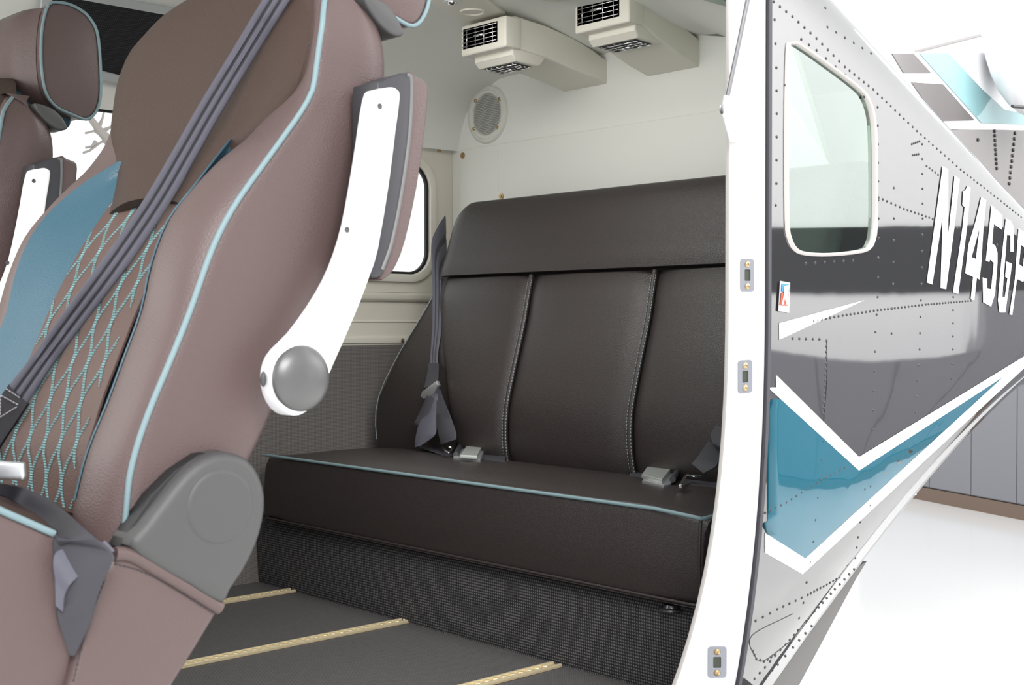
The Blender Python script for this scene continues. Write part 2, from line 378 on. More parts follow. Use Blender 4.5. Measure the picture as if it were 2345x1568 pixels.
for d in ds:
    half = [skin_pt(d, t) for t in ts]; fr = [skin_pt(max(0, d-.95)*1.2, t) for t in ts]; full = half+[(half[0][0], 4.88-y, z) for x, y, z in fr[::-1][1:-1]]
    rows.append([bm.verts.new(p) for p in full])
for i in range(len(rows)-1):
    n = len(rows[0])
    for j in range(n): bm.faces.new((rows[i][j], rows[i][(j+1) % n], rows[i+1][(j+1) % n], rows[i+1][j]))
bm.faces.new(rows[-1])
bmesh.ops.recalc_face_normals(bm, faces=bm.faces)
SB = BVHTree.FromBMesh(bm)
bmesh.ops.solidify(bm, geom=bm.faces[:], thickness=.012)
skin = frombm('fuselage_skin', bm, SKIN, plane, True, 35)
# decals: painted shapes lying on the skin
def decal(name, polys, m, parent=plane, tree=SB, off=.0012, holes=None, step=26, fall=None):
    bm = bmesh.new()
    for pi, poly in enumerate(polys):
        loops = [[Vector((x, y, 0)) for x, y in poly]]+([[Vector((x, y, 0)) for x, y in h] for h in holes.get(pi, [])] if holes else [])
        fl_ = [v for l in loops for v in l]; tv = [bm.verts.new(v) for v in fl_]
        for tri in tessellate_polygon(loops):
            try: bm.faces.new([tv[i] for i in tri])
            except Exception: pass
    xs = [v.co.x for v in bm.verts]; ys = [v.co.y for v in bm.verts]
    for a, lo, hi in ((0, min(xs), max(xs)), (1, min(ys), max(ys))):
        q = lo+step
        while q < hi:
            co = [0, 0, 0]; co[a] = q; no = [0, 0, 0]; no[a] = 1
            bmesh.ops.bisect_plane(bm, geom=bm.verts[:]+bm.edges[:]+bm.faces[:], plane_co=co, plane_no=no); q += step
    for v in bm.verts:
        h = hit(tree, v.co.x, v.co.y); k_ = 0
        while h is None and k_ < 60: k_ += 1; h = hit(tree, v.co.x+k_*.7, v.co.y)
        if h is None or (fall and (h[0]-Vector(CAM)).length > 9):
            g_ = Vector(on(v.co.x, v.co.y, 1, YS+.05)); nn = tree.find_nearest(g_); h = (nn[0], nn[1])
        nn = h[1].normalized()
        if nn.dot(Vector(CAM)-h[0]) < 0: nn = -nn
        v.co = h[0]+nn*off
    for f in bm.faces: f.normal_update()
    me = bpy.data.meshes.new(name); bm.to_mesh(me); bm.free()
    return link(name, me, m, parent)
decal('white_stripe', [[(1757, 747), (1978, 687), (1757, 790)]], WHTP)
decal('white_stripe', [[(1756, 838), (1966, 1046), (2345, 815), (2440, 757), (2440, 768), (2345, 842), (1837, 1314), (1725, 1250), (1729, 1206), (1843, 1278), (2297, 862), (1966, 1077), (1750, 880)]], WHTP)
decal('teal_stripe', [[(1752, 881), (1966, 1077), (2297, 862), (1843, 1278), (1731, 1207)]], TEALP, off=.0008)
def cp(l): return [(2080+.2424*x, 360+.2424*y) for x, y in l]
LET = [('N', [(318, 85), (368, 115), (370, 740), (430, 175), (478, 205), (428, 660), (350, 1245), (297, 1235), (318, 540), (220, 1202), (166, 1182)], []),
 ('1', [(555, 268), (580, 290), (548, 660), (465, 1290), (415, 1275), (505, 660), (525, 470), (503, 450), (512, 320), (530, 315)], []),
 ('4', [(683, 375), (728, 405), (700, 700), (682, 1000), (665, 1155), (640, 1140), (615, 1350), (583, 1340), (605, 1130), (530, 1095), (560, 830), (630, 600)], [[(667, 665), (590, 945), (632, 960), (650, 800)]]),
 ('5', [(780, 455), (880, 545), (878, 685), (800, 630), (785, 815), (815, 835), (835, 900), (835, 1000), (812, 1290), (775, 1410), (700, 1370), (695, 1135), (738, 1150), (738, 1240), (775, 1245), (800, 1000), (765, 965), (758, 990), (725, 975)], []),
 ('G', [(915, 580), (960, 600), (990, 660), (988, 895), (957, 888), (957, 740), (925, 735), (880, 1320), (905, 1320), (930, 1140), (908, 1130), (920, 985), (972, 1005), (935, 1290), (910, 1465), (855, 1465), (840, 1350), (870, 1000)], []),
 ('P', [(1035, 670), (1100, 715), (1140, 790), (1130, 1010), (1080, 1178), (1020, 1150), (975, 1490), (948, 1482), (1000, 1150)], [[(1058, 825), (1040, 1010), (1075, 1035), (1098, 860)]])]
for ch, o_, hs in LET:
    e = decal('registration_letter', [cp(o_)], WHTP, holes={0: [cp(h) for h in hs]}, off=.002, step=12)
    e['label'] = 'white registration character %s' % ch
# window in the skin
WP = [(1806, 118), (1814, 104), (1830, 106), (1900, 155), (1965, 205), (1985, 232), (1996, 270), (2000, 330), (2001, 440), (2000, 520), (1993, 556), (1975, 571), (1900, 579), (1845, 577), (1822, 568), (1809, 543), (1804, 500), (1803, 300)]
WP = [tuple(p) for p in cr(WP, 3, True)]
cxw = sum(p[0] for p in WP)/len(WP); cyw = sum(p[1] for p in WP)/len(WP)
def grow(P, g):
    out = []
    for i, p in enumerate(P):
        a = Vector(P[i-1]); b = Vector(P[(i+1) % len(P)]); t = (b-a).normalized(); n = Vector((t.y, -t.x))
        if n.dot(Vector(p)-Vector((cxw, cyw))) < 0: n = -n
        out.append((p[0]+n.x*g, p[1]+n.y*g))
    return out
hp = [hit(SB, *p)[0] for p in WP]
cb = bmesh.new(); a = [cb.verts.new(p-Vector((0, .08, 0))) for p in hp]; b = [cb.verts.new(p+Vector((0, .1, 0))) for p in hp]
for i in range(len(a)): cb.faces.new((a[i], b[i], b[(i+1) % len(a)], a[(i+1) % len(a)]))
cb.faces.new(a); cb.faces.new(b[::-1])
wr0 = onY(984, 500, 3.36)[0]
cut(skin, [cb])
win = decal('window_pane', [WP], GLS, step=20, off=-.004)
bm = bmesh.new(); P1 = grow(WP, 8); n = len(WP); R0, R1 = [], []
for p, q in zip(WP, P1):
    h = hit(SB, *p); h2 = hit(SB, *q); R0.append((h[0], h[1])); R1.append((h2[0], h2[1]))
def nz(v): return v.normalized() if v.normalized().y < 0 else -v.normalized()
lay = [[bm.verts.new(h+nz(nn)*-.006) for h, nn in R0], [bm.verts.new(h+nz(nn)*.004) for h, nn in R0], [bm.verts.new(h*.5+h2*.5+nz(nn)*.006) for (h, nn), (h2, _) in zip(R0, R1)], [bm.verts.new(h+nz(nn)*.0005) for h, nn in R1]]
for l in range(3):
    for i in range(n): bm.faces.new((lay[l][i], lay[l][(i+1) % n], lay[l+1][(i+1) % n], lay[l+1][i]))
frombm('window_frame', bm, mat('window_frame_paint', (.42, .39, .37), .3), plane)
# rivets
RIV = []
def rrow(pts, step, k=1):
    P = []
    for x, y in pts:
        h = hit(SB, x, y)
        if h: P.append((x, y, h[0]))
    for (x0, y0, a), (x1, y1, b) in zip(P[:-1], P[1:]):
        L = (b-a).length; n_ = max(1, int(round(L/step)))
        for i in range(n_):
            q = i/n_; h = hit(SB, x0+(x1-x0)*q, y0+(y1-y0)*q)
            if h: RIV.append((h[0], h[1], x0+(x1-x0)*q, y0+(y1-y0)*q))
rrow([(1772, 4), (1815, 38), (1870, 88), (1935, 153), (2000, 205), (2100, 300), (2200, 388), (2300, 466), (2345, 502)], .024)
rrow([(1774, 45), (1778, 155), (1779, 260), (1778, 420), (1775, 520)], .042)
rrow([(1797, 195), (1797, 320), (1798, 440), (1800, 560)], .09)
rrow([(1835, 90), (1870, 115), (1935, 172), (1965, 200), (1992, 245)], .04)
rrow([(2003, 330), (2006, 410), (2005, 520)], .07)
rrow([(1845, 603), (1975, 595)], .045)
rrow([(2010, 245), (2012, 500), (2010, 680), (2005, 760), (2000, 940), (1990, 1200)], .042)
rrow([(2047, 430), (2047, 500), (2045, 650), (2040, 820)], .05)
rrow([(2012, 452), (2070, 478), (2120, 495), (2200, 525)], .022)
rrow([(1862, 735), (1930, 722), (2010, 710), (2120, 697), (2230, 688)], .018)
rrow([(1815, 775), (1892, 777)], .03)
rrow([(1893, 780), (1890, 870), (1885, 960)], .012)
rrow([(2112, 330), (2113, 500), (2110, 650), (2106, 800), (2095, 980)], .035)
rrow([(2183, 680), (2182, 800), (2178, 900)], .035)
rrow([(1762, 915), (1752, 1030), (1742, 1130), (1735, 1200)], .035)
rrow([(1885, 1010), (1872, 1140), (1862, 1240), (1840, 1380), (1820, 1450)], .045)
rrow([(1740, 1180), (1800, 1150), (1870, 1105), (1945, 1065)], .02)
rrow([(1985, 1080), (1975, 1160), (1965, 1230), (1955, 1300)], .05)
rrow([(1714, 1430), (1780, 1395), (1850, 1362), (1930, 1318), (1962, 1304)], .026)
rrow([(1731, 1290), (1725, 1340), (1718, 1385), (1710, 1440), (1703, 1500)], .04)
rrow([(1724, 1490), (1732, 1508), (1750, 1514), (1783, 1495)], .02)
lo1 = [(1736, 1562), (1772, 1522), (1807, 1483), (1864, 1418), (1920, 1357), (1975, 1300), (2039, 1230), (2120, 1145), (2200, 1062), (2280, 985), (2345, 925)]
rrow([(x-8, y-8) for x, y in lo1], .024)
rrow([(x+9, y-1) for x, y in lo1[:6]], .03)
rrow([(1890, 18), (1895, 62), (1995, 122), (1998, 165)], .05)
rrow([(2088, 330), (2110, 322)], .012); rrow([(2090, 355), (2108, 352)], .012); rrow([(2122, 380), (2155, 405)], .018)
rrow([(2280, 480), (2285, 600)], .05)
bmr = bmesh.new(); r_ = .0031; n6 = 10
for rr, hh in ((r_, 0), (r_*.8, r_*.42), (r_*.35, r_*.6)):
    for k in range(n6): bmr.verts.new((rr*math.cos(2*math.pi*k/n6), rr*math.sin(2*math.pi*k/n6), hh))
bmr.verts.ensure_lookup_table()
for l in range(2):
    for k in range(n6): bmr.faces.new([bmr.verts[l*n6+k], bmr.verts[l*n6+(k+1) % n6], bmr.verts[(l+1)*n6+(k+1) % n6], bmr.verts[(l+1)*n6+k]])
bmr.faces.new([bmr.verts[2*n6+k] for k in range(n6)])
rme = bpy.data.meshes.new('rivet'); bmr.to_mesh(rme); rme.materials.append(mat('rivet_paint', (.02, .02, .02), .3))
for p in rme.polygons: p.use_smooth = True
RIV.sort(key=lambda r: (r[0]-Vector(CAM)).length); PL = wloc(plane)
stuff = bmesh.new()
for i, (c, nn, _, _) in enumerate(RIV):
    nn = nz(nn) if abs(nn.y) > .05 else nn
    mt = Matrix.Translation(c)@nn.to_track_quat('Z', 'Y').to_matrix().to_4x4()
    if i < 100:
        o = bpy.data.objects.new('rivet', rme); COL.objects.link(o); o.parent = plane; o.matrix_local = Matrix.Translation(-PL)@mt
    else:
        b0 = len(stuff.verts); stuff.from_mesh(rme); stuff.verts.ensure_lookup_table()
        bmesh.ops.transform(stuff, matrix=mt, verts=stuff.verts[b0:])
so = frombm('rivet', stuff, MATS['rivet_paint'], plane); so['kind'] = 'stuff'
bmr.free()
# sticker beside the window
st = decal('data_plate', [[(1783, 643), (1806, 647), (1804, 716), (1779, 712)]], SAT, off=.003, step=10)
decal('plate_blue_field', [[(1787, 649), (1803, 651), (1803, 668), (1786, 667)]], mat('sticker_blue', (.05, .25, .75), .3), st, off=.0045, step=10)
decal('plate_red_field', [[(1785, 670), (1801, 671), (1799, 700), (1782, 699)]], mat('sticker_red', (.8, .10, .06), .3), st, off=.0045, step=10)
decal('plate_white_figure', [[(1790, 655), (1802, 652), (1797, 676), (1801, 697), (1795, 698), (1791, 683), (1788, 697), (1784, 697), (1789, 675)]], WHTP, st, off=.0058, step=10)
# seam lines of skin panels
for pts in ([(1893, 776), (1893, 870), (1886, 965)], [(1815, 1405), (1722, 1455), (1728, 1500), (1750, 1512), (1812, 1466)]):
    P = []
    for x, y in cr(pts, 8):
        h = hit(SB, x, y); P.append(h[0]+nz(h[1])*.0002)
    tube('panel_seam', P, .0009, BLK, plane, 5)
# tail
def fpoly(name, pix, y0, th, m, par=plane, bev=0): return prism(name, [onY(x, y, y0) for x, y in pix], (0, th, 0), m, par, bev)
fpoly('tail_fin', [(2010, 118), (2260, 118), (2450, 150), (2450, 640), (2200, 640), (2080, 330)], 2.34, .1, mat('white_tail_paint', (.93, .93, .94), .3), bev=.01)
fpoly('grey_stripe', [(2043, 122), (2092, 122), (2133, 167), (2070, 167)], 2.335, .004, GFIN)
fpoly('grey_stripe', [(2088, 188), (2160, 193), (2232, 275), (2150, 277)], 2.335, .004, GFIN)
fpoly('teal_stripe', [(2106, 121), (2172, 121), (2250, 205), (2302, 252), (2345, 258), (2440, 266), (2440, 286), (2345, 285), (2248, 281)], 2.335, .004, TFIN)
fpoly('grey_panel', [(2150, 295), (2345, 298), (2440, 300), (2440, 640), (2200, 640)], 2.335, .004, GFIN)
bm = bmesh.new()
for x0, y0, x1, y1, n_ in ((2278, 300, 2283, 385, 9), (2325, 305, 2312, 420, 10), (2240, 320, 2243, 330, 1)):
    for i in range(n_):
        q = i/max(1, n_-1); p = onY(x0+(x1-x0)*q, y0+(y1-y0)*q, 2.333); cyl_bm(bm, p, (0, 1, 0), .007, .004, 8)
frombm('fin_rivets', bm, BLK, plane)['kind'] = 'stuff'
c = onY(2385, 40, 2.15); ell('tail_bullet_fairing', c, (.26, .2, .38), mat('white_tail_paint', (.93, .93, .94), .3), plane)
p0, p1 = onY(2318, 243, 2.1), onY(2420, 252, 2.1); tube('stabilizer_edge', [p0, p1], .006, DKG, plane)
# roof over the doorway
grid('roof_skin', [[(x, 1.77, 1.495), (x, 1.62, 1.53), (x, 1.51, 1.585), (x, 1.515, 1.64), (x, 1.66, 1.77), (x, 2.05, 1.90), (x, 2.48, 1.93), (x, 3.0, 1.88), (x, 3.35, 1.72), (x, 3.44, 1.46)] for x in (-.2, .5, 1.2, 1.95)], WHTP, plane, 2, 2, thick=.006)
# belly pod
pod = [onY(1985, 1285, 1.62), onY(1962, 1322, 1.62), onY(1905, 1428, 1.62), onY(1830, 1568, 1.62), onY(1760, 1700, 1.62), onY(1640, 1850, 1.62), (.2, 1.62, -.42), (.2, 1.62, -.10), (2.10, 1.62, -.10), (2.40, 1.62, .17)]
prism('belly_pod', pod, (0, 1.3, 0), mat('pod_paint', (.10, .098, .096), .4), plane, sharp=25)

# ------------------------------------------------------------------ door frame
Zs = list(np.linspace(-.12, 1.72, 30))
def yo(z): return YS+.11*max(0, (.85-z)/.93)**2.4+.25*max(0, (z-1.42)/.3)**2
def yi(z): return YS+.012+.17*max(0, (.85-z)/.85)**2.6+.25*max(0, (z-1.42)/.3)**2
df = thing('door_frame', 'white painted cargo door jamb on the right side of the doorway', 'door frame', (1.9, 1.5, 0))
XI, XM = 1.862, 1.885
rowsF = [[(X0-.004, yo(z)+.006, z), (X0-.012, yo(z)+.004, z), (XM+.025, yo(z)*.45+yi(z)*.55-.006, z), (XM, yi(z)-.006, z), (XM+.0, yi(z)+.004, z)] for z in Zs]
jamb = grid('jamb', rowsF, WHF, df, 1, 1, thick=.004)
lip = grid('inner_lip', [[(XM+.001, yi(z)-.002, z), (XI+.006, yi(z)+.001, z), (XI, yi(z)+.006, z), (XI+.003, yi(z)+.014, z), (XI+.06, yi(z)+.05, z)] for z in Zs], mat('warm_white_paint', (.86, .83, .80), .4), df, 1, 1, thick=.004)
grid('door_seal', [[(X0-.006, yo(z)-.004, z), (X0-.0015, yo(z)-.007, z), (X0+.001, yo(z)-.002, z), (X0+.001, yo(z)+.01, z)] for z in Zs], mat('seal_rubber', (.06, .06, .07), .5), df, 1, 1, thick=.002)
JB = bvh_of([jamb, lip])
# bracket for gas strut
hb = hit(JB, 1694, 300)[0]
bp_ = [on(1659, 262, 1, hb.y-.01), on(1668, 246, 1, hb.y-.01), on(1692, 243, 1, hb.y-.01), on(1712, 250, 1, hb.y-.01), on(1712, 322, 1, hb.y-.01), on(1676, 325, 1, hb.y-.01)]
prism('strut_bracket', bp_, (0, .006, 0), WHF, df, .0015, 2)
gs = thing('gas_strut', 'thin silver gas strut with ball end at the top of the white jamb', 'gas strut', tuple(on(1660, 250, 1, 1.40)))
b0 = on(1660, 250, 1, 1.405); t0 = on(1672, 180, 1, 1.39); t1 = on(1722, -45, 1, 1.36); t2 = on(1790, -330, 1, 1.34)
b1_ = Vector(b0)*.75+Vector(t0)*.25
tube('rod', [b1_, t1], .0046, mat('dark_steel', (.34, .34, .35), .25, metal=.85), gs, 12); tube('cylinder_body', [t1, t2], .009, BLK, gs, 12)
tube('end_fitting', [b0, Vector(b0)*.55+Vector(t0)*.45], .0068, WPL, gs, 12); ell('ball_socket', b0, (.0105,)*3, SAT, gs, 16)
tube('ball_pin', [b0, on(1690, 249, 1, 1.42)], .005, SAT, gs, 10)
def strike(px, py, sc, lab):
    h = hit(JB, px, py); h2 = hit(JB, px, py-20); c = h[0]; nn = nz(h[1]); u_ = (h2[0]-h[0]); u_ = (u_-nn*u_.dot(nn)).normalized()
    tilt = {1515: .08}.get(py, 0); v_ = nn.cross(u_).normalized(); mt = Matrix((v_, u_, nn)).transposed().to_4x4()
    t_ = thing('strike_plate', lab, 'strike plate', tuple(c), group='latch strike plates on the door jamb')
    def place(bm): bmesh.ops.transform(bm, matrix=Matrix.Translation(c)@mt, verts=bm.verts)
    def rr(w, h_, r, z0):
        pts = []
        for (sx, sy, a0) in ((1, 1, 0), (-1, 1, 90), (-1, -1, 180), (1, -1, 270)):
            for k in range(5): q = math.radians(a0+k*22.5); pts.append((sx*(w-r)+r*math.cos(q), sy*(h_-r)+r*math.sin(q), z0))
        return pts
    o = rr(.0165*sc, .0295*sc, .006, 0); i_ = rr(.0068*sc, .0105*sc, .002, 0); bm = bmesh.new()
    for z0, z1 in ((0, .0022),):
        A_ = [bm.verts.new(Vector(p)+Vector((0, 0, z0))) for p in o]; B_ = [bm.verts.new(Vector(p)+Vector((0, 0, z1))) for p in o]
        C2 = [bm.verts.new(Vector(p)+Vector((0, 0, z1))) for p in i_]; D_ = [bm.verts.new(Vector(p)+Vector((0, 0, z0-.0))) for p in i_]
        n_ = len(o)
        for k in range(n_):
            k2 = (k+1) % n_
            bm.faces.new((A_[k], A_[k2], B_[k2], B_[k])); bm.faces.new((B_[k], B_[k2], C2[k2], C2[k])); bm.faces.new((C2[k], C2[k2], D_[k2], D_[k]))
    place(bm); frombm('plate', bm, mat('plate_metal', (.24, .25, .28), .45, metal=.5), t_, True, 30)
    bm = bmesh.new(); bm.faces.new([bm.verts.new(Vector(p)*1.0+Vector((0, 0, .0006))) for p in i_]); place(bm); ho = frombm('latch_hole', bm, mat('olive_dark', (.035, .04, .025), .5), t_, False)
    for s in (1, -1): screw(c+u_*(.020*s*sc)+nn*.0022, nn, .0062*sc, t_)
strike(1710, 630, 1.0, 'topmost of the three latch strike plates on the white jamb')
strike(1705, 862, 1.02, 'middle of the three latch strike plates, level with the bench backrest')
strike(1642, 1515, 1.08, 'lowest of the three latch strike plates, near the cabin floor')

# ================================================================== CABIN
WY = 3.36
cf = box('floor', (-.2, 1.46, -.05), (2.2, 3.45, 0), FLOORC); struct(setorigin(cf, (1.4, 2.4, 0)), 'dark grey woven cabin floor covering')
sill = box('trim_1', (-.2, 1.44, -.06), (1.83, 1.52, .004), WHF, bev=.004); struct(setorigin(sill, (.8, 1.48, 0)))
SEC = {2.46: [(WY, -.02), (WY, .72), (WY, 1.0), (WY, 1.38), (3.33, 1.46), (3.25, 1.57), (3.12, 1.64), (2.95, 1.675), (2.6, 1.685), (2.2, 1.665), (1.95, 1.59), (1.75, 1.50)],
       2.86: [(WY-.01, -.02), (WY-.01, .72), (WY-.01, 1.0), (WY-.02, 1.38), (3.308, 1.482), (3.253, 1.549), (3.141, 1.600), (3.05, 1.610), (2.6, 1.617), (2.2, 1.600), (1.97, 1.42), (1.80, 1.15)]}
def sec(x, j):
    a, b = SEC[2.46][j], SEC[2.86][j]; q = min(1, max(0, (x-2.46)/.4)); q = q*q*(3-2*q) if 0 < q < 1 else q
    return (x, a[0]*(1-q)+b[0]*q, a[1]*(1-q)+b[1]*q)
xs_ = [-.2, .4, .9, 1.3, 1.7, 2.1, 2.44, 2.48, 2.56, 2.66, 2.76, 2.84, 2.865]
P = [[sec(x, j) for j in range(3, 12)] for x in xs_]
grid('ceiling', P, CRM2, None, 3, 1, thick=.012); o = bpy.data.objects['ceiling']; struct(o, 'cream cabin headliner curving into the side wall')
def prismY(pts2, y, t): bm = bmesh.new(); prism_bm(bm, [(x, y, z) for x, z in pts2], (0, t, 0)); return bm
def rrect(x0, x1, z0, z1, r, n_=8):
    pts = []
    for cx_, cz_, a0 in ((x1-r, z1-r, 0), (x0+r, z1-r, 90), (x0+r, z0+r, 180), (x1-r, z0+r, 270)):
        for k in range(n_+1): q = math.radians(a0+k*90/n_); pts.append((cx_+r*math.cos(q), cz_+r*math.sin(q)))
    return pts
wr = onY(984, 500, WY)[0]; wtop = onY(950, 380, WY)[2]+.012; wbot = onY(900, 640, WY)[2]+.015
wA = rrect(2.14, wr, wbot, wtop, .085); zt2 = onY(262, 248, WY)[2]; wB = rrect(1.02, 1.735, .93, zt2, .07)
sw = box('wall_right', (-.2, WY, .712), (2.865, WY+.012, 1.385), SIDEC)
cut(sw, [prismY(wA, WY-.05, .2), prismY(wB, WY-.05, .2)]); 
for p in sw.data.polygons: p.use_smooth = False
struct(setorigin(sw, (1.3, WY, .7)), 'cream right cabin side wall with two window openings')
lw = prism('wall_right', [(-.2, WY-.004, -.02), (2.3, WY-.004, -.02), (2.6, WY-.004, .33), (2.865, WY-.004, .36), (2.865, WY-.004, .716), (-.2, WY-.004, .716)], (0, .054, 0), LINEN); struct(setorigin(lw, (1.3, WY, 0)), 'grey linen textured lower side wall')
# mouldings on the side wall
for i, (z, h_, t_) in enumerate(((.722, .02, .006), (.79, .006, .003))):
    q = box('trim_%d' % (3+i), (.4, WY-t_, z), (2.84, WY+.002, z+h_), CRM, bev=.002); struct(setorigin(q, (1.6, WY, z)))
q = box('trim_5', (.4, WY-.012, .86), (2.80, WY+.002, .89), SIDEC, bev=.01); struct(setorigin(q, (1.6, WY, .86)))
for i, W_ in enumerate((wA, wB)):
    t_ = bpy.data.objects.new('window_%d' % (i+1), None); COL.objects.link(t_); cxx = (W_[0][0]+W_[20][0])/2; t_.location = (cxx, WY, 1.1); struct(t_, 'rounded cabin window in the right side wall' if i == 0 else 'forward cabin window with tree branches outside')
    def ring(name, g0, g1, y0, y1, m):
        c0 = np.mean(W_, 0); bm = bmesh.new()
        def off(g):
            out = []; n_ = len(W_)
            for k, p in enumerate(W_):
                a_ = Vector(W_[k-1]); b_ = Vector(W_[(k+1) % n_]); t2 = (b_-a_).normalized(); nn = Vector((t2.y, -t2.x))
                if nn.dot(Vector(p)-Vector(c0)) < 0: nn = -nn
                out.append((p[0]+nn.x*g, p[1]+nn.y*g))
            return out
        a_, b_ = off(g0), off(g1); L4 = [[bm.verts.new((x, y, z)) for x, z in pp] for pp, y in ((a_, y1), (a_, y0), (b_, y0), (b_, y1))]
        for l in range(4):
            for k in range(len(a_)): k2 = (k+1) % len(a_); bm.faces.new((L4[l][k], L4[l][k2], L4[(l+1) % 4][k2], L4[(l+1) % 4][k]))
        bmesh.ops.recalc_face_normals(bm, faces=bm.faces)
        bmesh.ops.bevel(bm, geom=bm.edges[:], offset=.0015, segments=2, profile=.5, affect='EDGES')
        return frombm(name, bm, m, t_, True, 40)
    ring('window_frame', -.004, .022, WY-.012, WY+.002, CRM); ring('seal', -.013, .002, WY+.002, WY+.014, BLK)
    bm = bmesh.new(); bm.faces.new([bm.verts.new((x, WY+.010, z)) for x, z in W_]); frombm('pane', bm, CLR, t_, False)
cut(skin, [prismY(rrect(2.06, wr+.16, wbot-.05, wtop+.12, .085), 3.375, .3)])
# rear wall
RX = 2.85
arch = [(WY-.002, .36), (WY-.002, 1.38), (3.305, 1.482), (3.253, 1.549), (3.20, 1.585), (3.141, 1.602), (3.05, 1.611), (2.6, 1.618), (2.2, 1.600), (1.97, 1.42), (1.80, 1.15), (1.62, .9), (1.62, .36)]
bm = bmesh.new(); prism_bm(bm, [(RX, y, z) for y, z in arch], (.03, 0, 0)); o = frombm('wall_back', bm, CRM2, None, False); struct(setorigin(o, (RX, 2.4, 0)), 'cream rear cabin bulkhead with speaker')
zl = onX(1060, 342, RX)[2]
tag(tube('panel_seam', [onX(1140, y, RX-.0115) for y in (346, 395, 440)], .0012, SIDEC, None, 6), 'faint vertical seam line in the bulkhead panel above the bench', 'seam')
q = box('trim_6', (RX-.011, 1.7, zl-.28), (RX+.001, 3.31, zl-.003), CRM2, bev=.003); struct(setorigin(q, (RX, 2.5, zl-.2)), 'flat bulkhead trim panel above the bench')
for i, (x, y) in enumerate(((1060, 356), (1148, 450))): 
    p = onX(x, y, RX-.011); tag(lathe('snap_fastener', p, (-1, 0, 0), [(.011, 0), (.010, .003), (.006, .003), (.005, .006), (0, .007)], BRS, None, 16), ('brass snap fastener at the upper left corner of the bulkhead panel', 'brass snap fastener just above the bench backrest edge')[i], 'fastener')
for i, (x, y, yy) in enumerate(((1006, 344, WY-.006), (922, 779, WY-.012))):
    p = onY(x, y, yy); tag(lathe('panel_screw', p, (0, -1, 0), [(.007, 0), (.006, .002), (.002, .0028), (0, .001)], BRS, None, 12), ('small screw in the side wall above the window', 'small screw in the side wall just above the linen panel')[i], 'screw')
# speaker
spc = onX(1118, 262, RX); sp_ = thing('speaker', 'round white wall speaker with perforated grille in the bulkhead corner', 'speaker', tuple(spc))
lathe('ring', spc, (-1, 0, 0), [(.098, 0), (.096, .006), (.090, .010), (.083, .011), (.080, .007), (.071, .007), (.069, .002)], mat('ring_plastic', (.66, .66, .61), .45), sp_, 48)
lathe('grille_backing', spc, (-1, 0, 0), [(.07, .001), (.0, .0012)], BLK, sp_, 40)
bm = bmesh.new(); R_ = .0705; s_ = .0068; hole = .0026
gv = bmesh.ops.create_circle(bm, cap_ends=True, segments=40, radius=R_)
bm.free(); bm = bmesh.new(); n_ = int(R_/s_)+2
for a_ in range(-n_, n_+1):      # perforated sheet: hexagonal rings around each hole
    for b_ in range(-n_-2, n_+3):
        y_ = a_*s_+(s_/2 if b_ % 2 else 0); z_ = b_*s_*.866
        if math.hypot(y_, z_) > R_-.003: continue
        hx = [(math.sin(math.radians(60*k))*s_*.577, math.cos(math.radians(60*k))*s_*.577) for k in range(6)]; ci = [(x*.78, y*.78) for x, y in hx]
        A_ = [bm.verts.new((0, y_+p, z_+q)) for p, q in hx]; B_ = [bm.verts.new((0, y_+p, z_+q)) for p, q in ci]
        for k in range(6): bm.faces.new((A_[k], A_[(k+1) % 6], B_[(k+1) % 6], B_[k]))
for v in bm.verts: v.co = v.co+Vector(spc)+Vector((-.006, 0, 0))
frombm('grille', bm, mat('grille_metal', (.19, .19, .19), .4, metal=.4), sp_, False)
for a_ in (38, 142, 218, 322):
    q = math.radians(a_+5); screw(Vector(spc)+Vector((-.0085, math.cos(q)*.076*1.0, math.sin(q)*.076)), (-1, 0, 0), .0065, sp_)
# vent ducts
def grille(name, c, U, V, nn, parent, nh=5, nv=4, chrome=True):
    """louvre: dark cavity, horizontal and vertical blades; c centre, U/V half vectors"""
    c, U, V, nn = map(Vector, (c, U, V, nn)); bm = bmesh.new()
    bm.faces.new([bm.verts.new(c+U*a_+V*b_-nn*.001) for a_, b_ in ((-1, -1), (1, -1), (1, 1), (-1, 1))]); g_ = frombm('cavity', bm, BLK, parent, False)
    bm = bmesh.new()
    for i in range(nh):
        q = -1+2*(i+.5)/nh; tube_bm(bm, [c+V*q-U*.98+nn*.002, c+V*q+U*.98+nn*.002], .0016, 6)
    for i in range(nv):
        q = -1+2*(i+.5)/nv; tube_bm(bm, [c+U*q-V*.98+nn*.001, c+U*q+V*.98+nn*.001], .0013, 6)
    tube_bm(bm, [c-U*.25+nn*.005, c+U*.25+nn*.005], .004, 8)
    return frombm('louvre', bm, CHR, parent)
